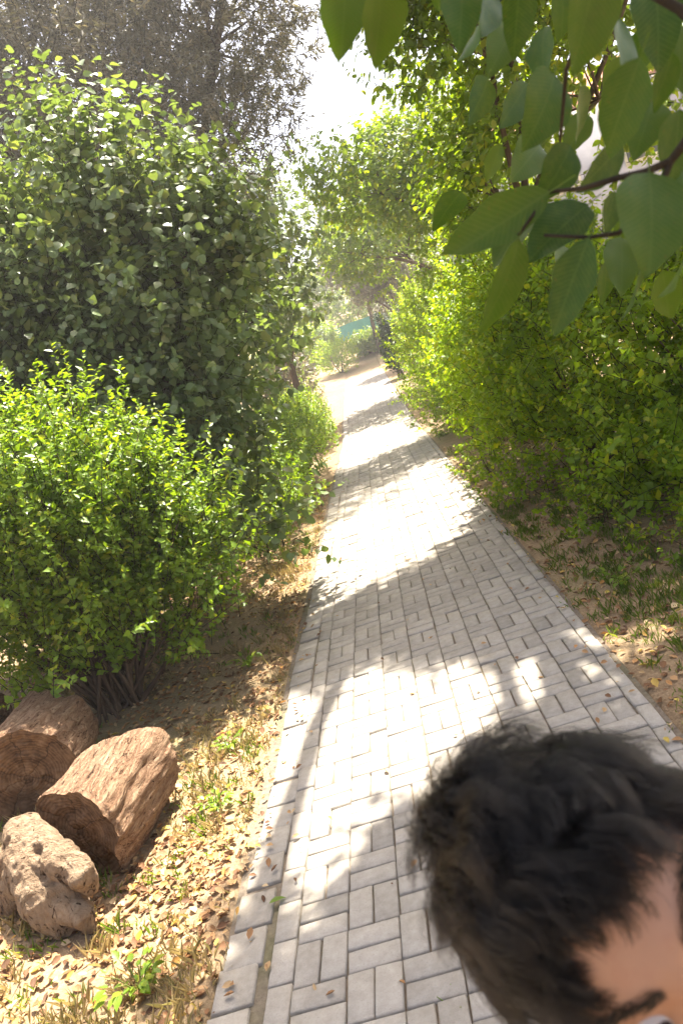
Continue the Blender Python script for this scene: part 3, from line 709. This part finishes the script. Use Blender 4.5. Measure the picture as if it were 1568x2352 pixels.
nr_ = np.empty(nv*3); me.vertices.foreach_get('normal', nr_); nr_ = nr_.reshape(-1, 3)
co += nr_*(fbm(co*7, 77, 2.0, 4)*.016-.012*np.abs(fbm(co*np.array((26, 26, 5)), 79, 1.5, 3))+fbm(co*np.array((40, 40, 9)), 78, 2.0, 3)*.005)[:, None]
for hx, hy, hz_, rr_, dp in ((75, 1948, .42, .035, .06), (28, 1940, .40, .025, .035)):
    h0 = gp(hx, hy, hz_); dd = np.linalg.norm(co-co[np.argmin(np.linalg.norm(co-h0, axis=1))], axis=1)
    co -= nr_*(dp*np.exp(-(dd/rr_)**4))[:, None]
me.vertices.foreach_set('co', co.ravel()); me.update()
st = link('stump', me, None, c0.tolist()); tag(st, 'smooth bleached stump piece with knot hole and forked prongs, in front of the logs', 'stump')

# ---------------------------------------------------------------- near leaves of the overhanging branch (parts of that tree)
ob = np.array(OVER.location)
def near_leaf_mesh(seed, wl, bend):
    """long pointed leaf blade, unit length along y, with midrib fold, wavy edge and droop"""
    r = np.random.default_rng(seed); n = 15; t = np.linspace(0, 1, n)
    wd = wl*np.sin(np.pi*np.clip(t, 0, 1)**.75)**.85*(1+.05*np.sin(t*17+seed)); wd[0] = .012; wd[-1] = .003
    cv = -bend*t**2; sw = .06*math.sin(seed*1.7)*t**2; cols = []
    for k, u in enumerate((-1, -.55, 0, .55, 1)):
        cols.append(np.stack([u*wd/2*(1+.10*math.sin(seed*2.1)*u)+sw, t, cv+.22*abs(u)*wd*.5+.012*np.sin(t*13+u*2+seed)*abs(u)], -1))
    V = np.stack(cols, 1).reshape(-1, 3); F = []
    for a_ in range(n-1):
        for b_ in range(4): F.append((a_*5+b_, a_*5+b_+1, a_*5+b_+6, a_*5+b_+5))
    base = len(V); V = np.concatenate([V, [(-.008, -.22, .02), (.008, -.22, .02), (.006, .01, 0), (-.006, .01, 0)]]); F.append((base, base+1, base+2, base+3))
    return tri_mesh('leaf', V, np.array(F), MAT['veined'], True)
NLM = [[near_leaf_mesh(q+10*v, wq*(1+.08*(v-1)), (.06, .18, .34)[v]) for v in range(3)] for q, wq in ((1, .42), (2, .5), (3, .58), (4, .66), (5, .8))]
NL = [  # base px, tip px, width class, distance, twist
    (795, -70, 785, 140, 3, .74, .2), (875, -60, 872, 165, 3, .70, -.3), (1060, -50, 1066, 62, 1, .85, .3), (1195, -60, 1178, 142, 1, .82, .1),
    (1370, -90, 1330, 168, 3, .66, -.2), (1272, 170, 1246, 312, 3, .80, .5), (1470, 130, 1385, 365, 2, .64, .1), (1500, -80, 1530, 150, 2, .75, -.4),
    (1310, 335, 1262, 450, 3, .78, .2), (1262, 440, 1015, 600, 0, .72, .4), (1350, 470, 1215, 575, 2, .78, -.3), (1190, 548, 1140, 785, 0, .70, .1),
    (1352, 545, 1262, 775, 1, .66, -.25), (1490, 395, 1515, 615, 4, .62, .3), (1465, 585, 1478, 735, 2, .70, .0), (1560, 250, 1545, 430, 3, .72, .2),
    (1425, 545, 1436, 665, 2, .84, .4), (1120, 180, 1098, 265, 2, .95, .3), (1430, 330, 1330, 440, 1, .80, .6), (1250, 60, 1235, 190, 2, .9, -.5),
    (1575, 560, 1560, 690, 3, .74, .1), (1420, 40, 1440, 200, 2, .85, .3), (1150, 330, 1115, 420, 1, 1.0, .1), (1540, 470, 1600, 600, 2, .7, .5),
    (1120, -40, 1108, 70, 2, 1.0, .2), (1010, -70, 1000, 40, 1, 1.05, -.3), (1290, -30, 1300, 80, 2, 1.0, .4), (1210, 190, 1150, 290, 1, 1.05, .2), (1330, 200, 1345, 330, 2, .95, -.2),
    (1500, 230, 1470, 330, 3, .9, .3), (1410, 440, 1390, 540, 2, .9, .1), (1300, 470, 1275, 560, 2, .95, .5), (1230, 470, 1130, 560, 1, .85, -.2), (1545, 120, 1500, 260, 2, .8, .3), (1400, 250, 1420, 350, 3, 1.0, .1), (1180, 60, 1140, 130, 1, 1.1, .3),
    (1480, 60, 1450, 180, 2, 1.1, .2), (1350, 260, 1300, 350, 2, 1.15, -.3), (1560, 380, 1540, 480, 3, 1.0, .2), (1460, 480, 1420, 580, 2, 1.05, .4), (1290, 560, 1310, 660, 1, 1.1, .1), (1390, 600, 1400, 700, 1, 1.2, -.2),
    (1520, 620, 1540, 740, 2, 1.0, .3), (1240, 330, 1190, 400, 2, 1.2, .4), (1100, 60, 1075, 140, 2, 1.25, .0), (1420, 130, 1400, 230, 3, 1.2, .3), (1560, 60, 1560, 190, 3, .95, -.2), (1060, 440, 1000, 500, 1, 1.2, .3), (1170, 500, 1080, 545, 1, 1.0, .5)]
for k, (bx, by, tx, ty, wc, dist, tw) in enumerate(NL):
    d0 = np.array(at(bx, by, dist)); d1 = np.array(at(tx, ty, dist*(1+.06*math.sin(k*2.3))))
    yv = d1-d0; ln = np.linalg.norm(yv); yv /= ln
    zv = np.array((.25+.5*math.sin(k*1.9), -.8, .35)); zv = zv-yv*(zv@yv); zv /= np.linalg.norm(zv)
    xv = np.cross(yv, zv); ct, st_ = math.cos(tw), math.sin(tw)
    xv, zv = xv*ct+zv*st_, zv*ct-xv*st_
    o = link('leaf', NLM[wc][k % 3], OVER)
    Mx = Matrix((xv*ln, yv*ln, zv*ln)).transposed().to_4x4(); Mx.translation = Vector((d0-ob).tolist())
    o.matrix_local = Mx
tb = Tubes()
def tw_line(pix, r0, r1):
    pts = np.array([np.array(at(*q)) for q in pix])-ob
    tb.add(pts, np.linspace(r0, r1, len(pts)), 7)
limb0 = np.array(at(1690, 150, .66))-ob
mid = (np.array((-.2, .3, 3.6))+limb0)/2+np.array((.35, -.1, .5))
tt = np.linspace(0, 1, 9)[:, None]; tb.add((1-tt)**2*np.array((-.2, .3, 3.7))+2*tt*(1-tt)*mid+tt**2*limb0, np.linspace(.04, .0045, 9), 8)
tw_line([(1690, 150, .66), (1600, 290, .66), (1540, 370, .67), (1480, 395, .67), (1420, 408, .69), (1340, 432, .71), (1262, 440, .73), (1190, 540, .72)], .0045, .0015)
tw_line([(1540, 370, .67), (1500, 470, .66), (1420, 535, .68), (1352, 545, .68), (1250, 540, .71)], .003, .0015)
tw_line([(1690, 150, .66), (1560, 20, .68), (1450, -40, .70), (1370, -90, .70), (1200, -90, .78), (1000, -110, .76), (800, -90, .73)], .0045, .0018)
tw_line([(1370, -90, .68), (1345, 40, .67), (1300, 160, .74), (1285, 330, .78)], .003, .0015)
tw_line([(1500, 470, .66), (1560, 545, .68), (1575, 560, .72)], .003, .0015)
tb.build('branch', MAT['twig'], OVER)

# ---------------------------------------------------------------- far things
def box(name, c, d, mat, parent, bevel=0):
    x, y, z = (q/2 for q in d)
    V = np.array([(sx*x, sy*y, sz*z) for sz in (-1, 1) for sx, sy in ((-1, -1), (1, -1), (1, 1), (-1, 1))])+np.array(c)
    F = np.array([(3, 2, 1, 0), (4, 5, 6, 7), (0, 1, 5, 4), (1, 2, 6, 5), (2, 3, 7, 6), (3, 0, 4, 7)])
    return link(name, tri_mesh(name, V, F, mat), parent)
f0 = gb(0, 56)
fence = empty('fence', f0); tag(fence, 'low teal netting fence crossing the slope beyond the path end', 'fence')
r = np.random.default_rng(9)
nxp, nzp = 60, 8
xx = np.linspace(-2.6, 2.2, nxp); zz = np.linspace(.1, 1.25, nzp); XX, ZZ = np.meshgrid(xx, zz)
VV = np.stack([XX, .06*np.sin(XX*2.3+ZZ)+.04*np.sin(XX*5), ZZ-.05*np.abs(np.sin(XX*np.pi/2))*(ZZ/1.25)], -1).reshape(-1, 3)
i, j = np.meshgrid(np.arange(nzp-1), np.arange(nxp-1), indexing='ij')
link('netting', tri_mesh('netting', VV, np.stack([i*nxp+j, i*nxp+j+1, (i+1)*nxp+j+1, (i+1)*nxp+j], -1).reshape(-1, 4), MAT['teal'], True), fence)
for k in range(4):
    t_ = Tubes(); t_.add([(-2.6+1.6*k, .09, -.3), (-2.6+1.6*k, .09, .6), (-2.6+1.6*k, .09, 1.4)], .03, 8); t_.build('post', MAT['post'], fence)

def house(base, rz, wd, dp, ht, mat, lab, wins):
    root = empty('house', base, rz); tag(root, lab, 'house')
    box('wall', (0, 0, ht/2-.5), (wd, dp, ht+1), mat, root)
    V = np.array([(-wd/2-.4, -dp/2-.5, ht-.02), (wd/2+.4, -dp/2-.5, ht-.02), (wd/2+.4, dp/2+.5, ht-.02), (-wd/2-.4, dp/2+.5, ht-.02), (-wd/2-.4, 0, ht+1.7), (wd/2+.4, 0, ht+1.7)])
    rf = bpy.data.meshes.new('roof'); rf.from_pydata(V.tolist(), [], [(0, 1, 5, 4), (2, 3, 4, 5), (0, 4, 3), (1, 2, 5), (3, 2, 1, 0)]); rf.materials.append(MAT['roof'])
    link('roof', rf, root)
    for (wx, wz, ww, wh) in wins:
        wn = box('window', (wx, -dp/2-.01, wz), (ww+.16, .08, wh+.16), MAT['frame'], root)
        for sx in (-1, 1): box('pane', (wx+sx*ww*.26, -dp/2-.056, wz), (ww*.46, .02, wh*.94), MAT['glass'], wn)
house(gb(9.5, 31), R(-18), 9, 7, 6.2, MAT['grey'], 'pale grey house half hidden behind the trees on the right', [(-2.8, 1.6, 1.2, 1.3), (0, 1.6, 1.2, 1.3), (2.8, 1.6, 1.2, 1.3), (-2.8, 4.5, 1.2, 1.3), (0, 4.5, 1.2, 1.3), (2.8, 4.5, 1.2, 1.3)])
house(gb(-9.0, 17), R(14), 8, 6, 5.2, MAT['plaster'], 'beige house glimpsed through the leaves on the far left', [(-2.2, 1.6, 1.1, 1.3), (1.2, 1.6, 1.1, 1.3), (-2.2, 4.0, 1.1, 1.2), (1.2, 4.0, 1.1, 1.2)])

# one green leaf lying on the pavers
r = np.random.default_rng(31)
V, F = leaves(np.array([(0., 0, 0)]), np.array([(.9, .25, .02)]), np.array([(0, .1, 1.)]), np.array([.075]), np.array([.035]), 'broad')
tag(link('fallen_leaf', tri_mesh('fallen_leaf', V, F, MAT['grass']), None, (-1.10, 2.66, .024)), 'single fresh green leaf lying on the near pavers', 'leaf')

# ---------------------------------------------------------------- person (seen from above, head at the lower right of the view)
HEAD_PITCH, HEAD_TILT = R(-10), R(36)
HEADXY, HEADZ = (0.037, 0.419), 1.622
def head_pt(d):
    d = unit(np.asarray(d, float)); x, y, z = d[..., 0], d[..., 1], d[..., 2]
    p = np.stack([x*.076, y*.098, np.where(z > 0, z*.118, z*.122)], -1)
    t = np.clip(-p[..., 2]/.122, 0, 1)
    p[..., 0] = p[..., 0]*(1-.36*t**1.4)
    p[..., 1] = np.where(p[..., 1] < 0, p[..., 1]*(1.02-.55*t**1.2), p[..., 1]*(1-.04*t))
    fr = sstep(.02, .07, p[..., 1]); X_, Z_ = p[..., 0], p[..., 2]
    g_ = lambda cx, cz, sx, sz: np.exp(-((X_-cx)/sx)**2-((Z_-cz)/sz)**2)
    dy = .022*g_(0, -.042, .012, .018)+.012*g_(0, -.018, .009, .024)+.004*g_(-.03, .024, .022, .009)+.004*g_(.03, .024, .022, .009)
    dy += -.011*g_(-.032, .002, .017, .012)-.011*g_(.032, .002, .017, .012)+.005*g_(-.045, -.032, .02, .02)+.005*g_(.045, -.032, .02, .02)
    dy += .008*g_(0, -.074, .024, .007)+.006*g_(0, -.086, .02, .006)-.004*g_(0, -.0795, .028, .0022)+.010*g_(0, -.112, .02, .014)
    p[..., 1] += dy*fr
    return p
RX = np.array(Matrix.Rotation(-HEAD_PITCH, 3, 'X') @ Matrix.Rotation(HEAD_TILT, 3, 'Y'))
NK = np.array((0, -.01, -.07))
HC = np.array((.045, .03, HEADZ-.016-((-NK)@RX.T+NK)[2]))
def to_body(p): return (np.asarray(p)-NK)@RX.T+NK+HC
def skin_mat():
    b = NB('skin'); f = b.noise(9, 4); q = b.noise(220, 3)
    c = b.ramp(f, [(.3, (.31, .165, .10)), (.7, (.40, .22, .14))])
    c = b.mix(b.ramp(b.noise(60, 4), [(.55, (0, 0, 0)), (.75, (.35, .35, .35))]), c, (.30, .12, .075))
    q2 = b.n('ShaderNodeTexVoronoi'); q2.inputs['Scale'].default_value = 900; b.l(b.coord(), q2.inputs['Vector'])
    p = b.bsdf(c, .48, .4, b.bump(b.math('ADD', q2.outputs[0], q), .25, .0006)); return b.done(p)
MAT['skin'] = skin_mat()
bd = Solid()
def ell(c, rx, ry, k=28):
    th = np.linspace(0, 2*np.pi, k, endpoint=False)
    return np.stack([c[0]+rx*np.cos(th), c[1]+ry*np.sin(th), np.full(k, c[2])], -1)
bd.loft([ell(q[:3], q[3], q[4]) for q in [(0, 0, .86, .10, .09), (0, -.01, .92, .165, .115), (0, -.005, 1.0, .16, .11), (0, .01, 1.1, .145, .10), (0, .012, 1.2, .155, .11), (0, .008, 1.3, .175, .12), (0, 0, 1.38, .18, .11), (0, -.01, 1.44, .13, .085), (0, -.012, 1.47, .075, .068), (*(to_body((0, -.02, -.085))*.5+np.array((0, -.005, 1.49))*.5), .058, .06), (*to_body((0, -.02, -.085)), .056, .058), (*to_body((0, -.015, -.05)), .05, .05)]])
for sgn in (-1, 1):
    S_ = sgn
    bd.tube([(.09*S_, -.005, .93), (.095*S_, 0, .80), (.10*S_, .005, .65), (.10*S_, .01, .50), (.102*S_, -.005, .38), (.105*S_, -.02, .25), (.108*S_, -.025, .12), (.108*S_, -.02, .06)], [.088, .085, .072, .058, .054, .05, .038, .036])
    bd.tube([(.108*S_, -.045, .045), (.112*S_, .03, .045), (.118*S_, .12, .032), (.12*S_, .18, .025)], [.04, .042, .04, .026])
    bd.tube([(.13*S_, -.005, 1.41), (.185*S_, -.005, 1.395), (.215*S_, -.012, 1.30), (.232*S_, -.02, 1.16), (.24*S_, -.015, 1.10), (.25*S_, .01, 1.0), (.262*S_, .045, .87)], [.06, .06, .05, .043, .04, .038, .026])
    bd.tube([(.262*S_, .045, .87), (.266*S_, .055, .83), (.268*S_, .062, .79), (.268*S_, .066, .765)], [.026, .034, .038, .034], flat=(.5, 1.05))
    for q, (oy, L_) in enumerate(((.032, .072), (.012, .083), (-.010, .078), (-.030, .062))):
        b0 = np.array((.268*S_, .066+oy, .77)); k1 = b0+np.array((-.004*S_, .006, -L_*.45)); k2 = k1+np.array((-.014*S_, .006, -L_*.32)); k3 = k2+np.array((-.016*S_, .0, -L_*.2))
        bd.tube([b0, k1, k2, k3], [.0100, .0092, .0085, .0072], 10)
    bd.tube([(.258*S_, .082, .83), (.245*S_, .108, .80), (.236*S_, .118, .765), (.230*S_, .12, .745)], [.013, .012, .0105, .0085], 10)
# head, with ears
nu, nvv = 72, 48
U_, V_ = np.meshgrid(np.linspace(0, 2*np.pi, nu, endpoint=False), np.linspace(.02, np.pi-.02, nvv))
dirs = np.stack([np.sin(V_)*np.cos(U_), np.sin(V_)*np.sin(U_), np.cos(V_)], -1)
bd.loft([to_body(q) for q in head_pt(dirs)])
for S_ in (-1, 1):
    rim = [(.074, .006, -.022), (.080, .008, -.002), (.086, .0, .018), (.091, -.016, .024), (.093, -.029, .012), (.090, -.030, -.008), (.084, -.018, -.026), (.078, -.006, -.036)]
    bd.tube([to_body(((x if S_ > 0 else .076+(x-.076)*.25)*S_, y-.012, z)) for x, y, z in rim], [.005, .0055, .006, .0062, .0062, .006, .0065, .007], 10)
    e = blob_sphere((0, 0, 0), (.006, .019, .026)); e = e@np.array(Matrix.Rotation(R(-22)*S_, 3, 'Z')).T+np.array(((.080 if S_ > 0 else .073)*S_, -.024, -.006))
    bd.loft([to_body(q) for q in e])
body_me = bd.fuse('body', .0045, 3, MAT['skin'])
FACE = R(-165)
person = link('person', body_me); tag(person, 'dark-haired person in the lower right, head seen from above and turned to the side', 'person')
HW = np.array(HEADXY)            # where the head stands on the path
ch, sh_ = math.cos(FACE), math.sin(FACE)
hcen = to_body((0, 0, 0)); off = np.array((ch*hcen[0]-sh_*hcen[1], sh_*hcen[0]+ch*hcen[1]))
person.location = (HW[0]-off[0], HW[1]-off[1], .016); person.rotation_euler = (0, 0, FACE)
# clothes: offset shells of the body
nv = len(body_me.vertices); bc = np.empty(nv*3); body_me.vertices.foreach_get('co', bc); bc = bc.reshape(-1, 3)
bn = np.empty(nv*3); body_me.vertices.foreach_get('normal', bn); bn = bn.reshape(-1, 3)
nf = len(body_me.polygons); fl = np.empty(nf*4, np.int32); body_me.polygons.foreach_get('vertices', fl); fl = fl.reshape(-1, 4)
def shell(name, mask, offs, mat):
    fs = fl[mask[fl].all(1)]; u_, inv = np.unique(fs, return_inverse=True)
    V = bc[u_]+bn[u_]*offs
    V = V+bn[u_]*(fbm(V*np.array((14, 14, 9)), 5, 1.5, 3)*.004)[:, None]
    return link(name, tri_mesh(name, V, inv.reshape(-1, 4), mat, True), person)
ax_ = np.abs(bc[:, 0])
MAT['shirt'] = plain('dark_cotton', (.05, .055, .07), .9, .1, .2, 60); MAT['denim'] = plain('blue_denim', (.05, .07, .12), .9, .1, .25, 80); MAT['shoe'] = plain('grey_shoe', (.25, .25, .25), .8)
torso = (bc[:, 2] > .90) & (bc[:, 2] < 1.47) & ~((bc[:, 2] < 1.15) & (ax_ > .19)) & ~((bc[:, 2] > 1.45) & (ax_ < .085))
shell('shirt', torso, .010, MAT['shirt'])
shell('trousers', (bc[:, 2] > .07) & (bc[:, 2] < .955) & (ax_ < .2), .007, MAT['denim'])
for S_ in (-1, 1): shell('shoe', (bc[:, 2] < .10) & (bc[:, 0]*S_ > 0), .008, MAT['shoe'])
# eyes and eyebrows
MAT['eye'] = plain('eye_white', (.45, .42, .40), .15, .5, .03); MAT['iris'] = plain('dark_iris', (.03, .015, .008), .1, .6); MAT['brow'] = plain('black_brow_hair', (.025, .018, .013), .6, .3)
for S_ in (-1, 1):
    c = to_body((.032*S_, .0745, .001)); e = blob_sphere((0, 0, 0), .0125, 20, 14)
    k = len(e); kk = e.shape[1]; q = [(i*kk+j, i*kk+(j+1) % kk, (i+1)*kk+(j+1) % kk, (i+1)*kk+j) for i in range(k-1) for j in range(kk)]
    ey = link('eye', tri_mesh('eye', (e.reshape(-1, 3)+c), np.array(q), MAT['eye'], True), person)
    ir = blob_sphere((0, 0, 0), (.0058, .003, .0058), 16, 10); ir = ir@RX.T+to_body((.032*S_, .0855, .000))
    kk = ir.shape[1]; q = [(i*kk+j, i*kk+(j+1) % kk, (i+1)*kk+(j+1) % kk, (i+1)*kk+j) for i in range(len(ir)-1) for j in range(kk)]
    link('iris', tri_mesh('iris', ir.reshape(-1, 3), np.array(q), MAT['iris'], True), ey)
    r = np.random.default_rng(70+S_)
    m = 300; t = r.uniform(0, 1, m); bx = (.012+.046*t)*S_; bz = .020+.010*np.sin(t*2.4)-.006*t**3+r.normal(0, .0022, m)*(1-.5*t)
    # project on the head surface
    dd = np.stack([bx/.076, np.sqrt(np.maximum(.05, 1-(bx/.076)**2-(bz/.118)**2)), bz/.118], -1)
    P_ = head_pt(dd)+np.array((0, .0008, 0)); nn = unit(P_*np.array((1/.076**2, 1/.098**2, 1/.118**2)))
    D_ = unit(np.stack([S_*np.ones(m), -.35+0*t, .55-.9*t], -1)+r.normal(0, .18, (m, 3))+nn*.25)
    Vb, Fb = leaves(to_body(P_), D_@RX.T, nn@RX.T, r.uniform(.007, .012, m), np.full(m, .00055), 'needle')
    link('eyebrow', tri_mesh('eyebrow', Vb, Fb, MAT['brow']), person)
# hair: a cap under thousands of wavy strands
phi_k = np.radians([0, 25, 45, 58, 68, 78, 86, 94, 104, 118, 140, 180])
zh_k = np.array([.080, .078, .068, .052, .020, -.020, -.018, .022, .006, -.065, -.10, -.108])
def hairline(p):
    ph = np.abs(np.arctan2(p[..., 0]/.076, p[..., 1]/.098)); return np.where((p[..., 0] < 0) & (ph > R(86)) & (ph < R(112)), -.025, np.interp(ph, phi_k, zh_k))
r = np.random.default_rng(90)
N_ = 120000
d = unit(r.normal(0, 1, (N_, 3))); P_ = head_pt(d)
k = P_[:, 2] > hairline(P_)+r.normal(0, .003, N_); P_ = P_[k][:48000]; n_ = len(P_)
nrm = unit(P_*np.array((1/.076**2, 1/.098**2, 1/.118**2)))
whorl = np.array((.012, -.075, .085))
flow = unit(P_-whorl); flow = flow-nrm*np.sum(flow*nrm, -1, keepdims=True)
gv = np.array((0, .08, -.30))@RX*.6+np.array((0, .05, -.15))
wob = np.exp(-(np.linalg.norm(P_-whorl, axis=1)/.022)**2)[:, None]
flow = unit(flow+gv-nrm*np.sum(gv*nrm, -1, keepdims=True)+wob*np.array((.9, .6, 0))+.13*r.normal(0, 1, flow.shape))
side = np.cross(nrm, flow)
def fld(p, s, f): return np.stack([fbm(p, s+q, f, 3) for q in range(3)], -1)
cl_ = 1.05*fld(P_*np.array((1, 1, 1)), 500, 85)                 # lock-sized direction field
cl2 = fld(P_, 520, 190)
front = sstep(.02, .08, P_[:, 1])*sstep(.02, .08, P_[:, 2])
top = sstep(-.02, .07, P_[:, 2])
ear_ = np.exp(-((P_[:, 1]+.012)/.022)**2)*(P_[:, 2] < .04)*(P_[:, 0] > 0)
nape = sstep(.02, -.06, -(-P_[:, 1]))*0+sstep(-.03, -.08, P_[:, 1])*sstep(.02, -.05, P_[:, 2])
ln = (.046+.016*top-.022*front-.024*ear_+.045*nape+.03*(P_[:, 0] < 0)*(P_[:, 2] < .06)*(P_[:, 1] < .03))*(1+.22*cl_[:, 0])*r.uniform(.75, 1.2, n_)
K_ = 9
sg = np.linspace(0, 1, K_)
lift = (.36+.10*top+.2*front)*(1+.55*cl_[:, 1])
curl = r.uniform(0, 6.3, n_)*.12+cl_[:, 2]*4
pts = []
dirv = unit(flow+nrm*lift[:, None]+side*(cl_[:, 0]*.75+cl2[:, 0]*.35)[:, None]+cl2*.22)
p = P_-nrm*.001; pts.append(p)
for q in range(1, K_):
    dirv = unit(dirv-nrm*(.085)+side*(.42*np.sin(curl+sg[q]*8)*(.5+top))[:, None]+nrm*(.22*np.cos(curl*1.3+sg[q]*7))[:, None]+np.array((0, 0, -.05))+r.normal(0, .03, (n_, 3)))
    p = p+dirv*(ln/(K_-1))[:, None]
    # stay outside the skull
    ee = np.sqrt(np.sum((p/np.array((.0775, .0995, .1195)))**2, -1)); p = np.where((ee < 1.0)[:, None] & (p[:, 2] > -.03)[:, None], p/np.maximum(ee, .2)[:, None]*1.004, p)
    pts.append(p)
pts = np.stack(pts, 1)
# gather the strands into wavy locks
gi = r.choice(n_, 2200, replace=False); near = np.empty(n_, int)
for q in range(0, n_, 2000): near[q:q+2000] = gi[np.argmin(((P_[q:q+2000, None]-P_[None, gi])**2).sum(-1), 1)]
offs = P_-P_[near]; lw = (sg**.8*.74)[None, :, None]*np.clip(r.normal(.95, .12, n_), .4, 1)[:, None, None]
pts = pts*(1-lw)+(pts[near]+offs[:, None, :]*(1-.72*sg)[None, :, None])*lw
pts = to_body(pts.reshape(-1, 3)).reshape(n_, K_, 3)
hc = bpy.data.hair_curves.new('hair'); hc.add_curves([K_]*n_)
hc.points.foreach_set('position', np.ascontiguousarray(pts.reshape(-1), np.float32))
rad = np.tile(np.linspace(.00022, .00007, K_), n_).astype(np.float32)
ra_ = hc.attributes.get('radius') or hc.attributes.new('radius', 'FLOAT', 'POINT'); ra_.data.foreach_set('value', rad)
b = NB('black_hair'); hb = b.n('ShaderNodeBsdfHairPrincipled'); hb.parametrization = 'COLOR'; hb.inputs['Color'].default_value = (.0035, .003, .0029, 1)
hb.inputs['Roughness'].default_value = .26; hb.inputs['IOR'].default_value = 1.34; hb.inputs['Radial Roughness'].default_value = .4
MAT['hair'] = b.done(hb.outputs[0]); hc.materials.append(MAT['hair'])
ho = bpy.data.objects.new('hair', hc); COL.objects.link(ho); ho.parent = person
# cap
capd = dirs; cp = head_pt(capd); okc = cp[..., 2] > hairline(cp)+.004
cv = to_body((cp*1.03).reshape(-1, 3)); oki = okc.ravel()
Fc = [(i*nu+j, i*nu+(j+1) % nu, (i+1)*nu+(j+1) % nu, (i+1)*nu+j) for i in range(nvv-1) for j in range(nu)]
Fc = np.array([q for q in Fc if oki[list(q)].all()])[:, ::-1]
link('scalp_hair', tri_mesh('scalp_hair', cv, Fc, MAT['brow'], True), ho)


# ---------------------------------------------------------------- added thin air volume imitating lens glare
hb_ = NB('glare_veil'); hb_.t.nodes.remove(hb_.out); hb_.out = hb_.n('ShaderNodeOutputMaterial')
pv = hb_.n('ShaderNodeVolumePrincipled'); pv.inputs['Color'].default_value = (1, .98, .93, 1); pv.inputs['Density'].default_value = .0026; pv.inputs['Anisotropy'].default_value = .35
hb_.l(pv.outputs[0], hb_.out.inputs['Volume'])
hz = box('veil', (0, 450, 9), (1300, 1200, 26), hb_.m, None); tag(hz, kind='stuff', label='added thin haze in the air', cat='veil')
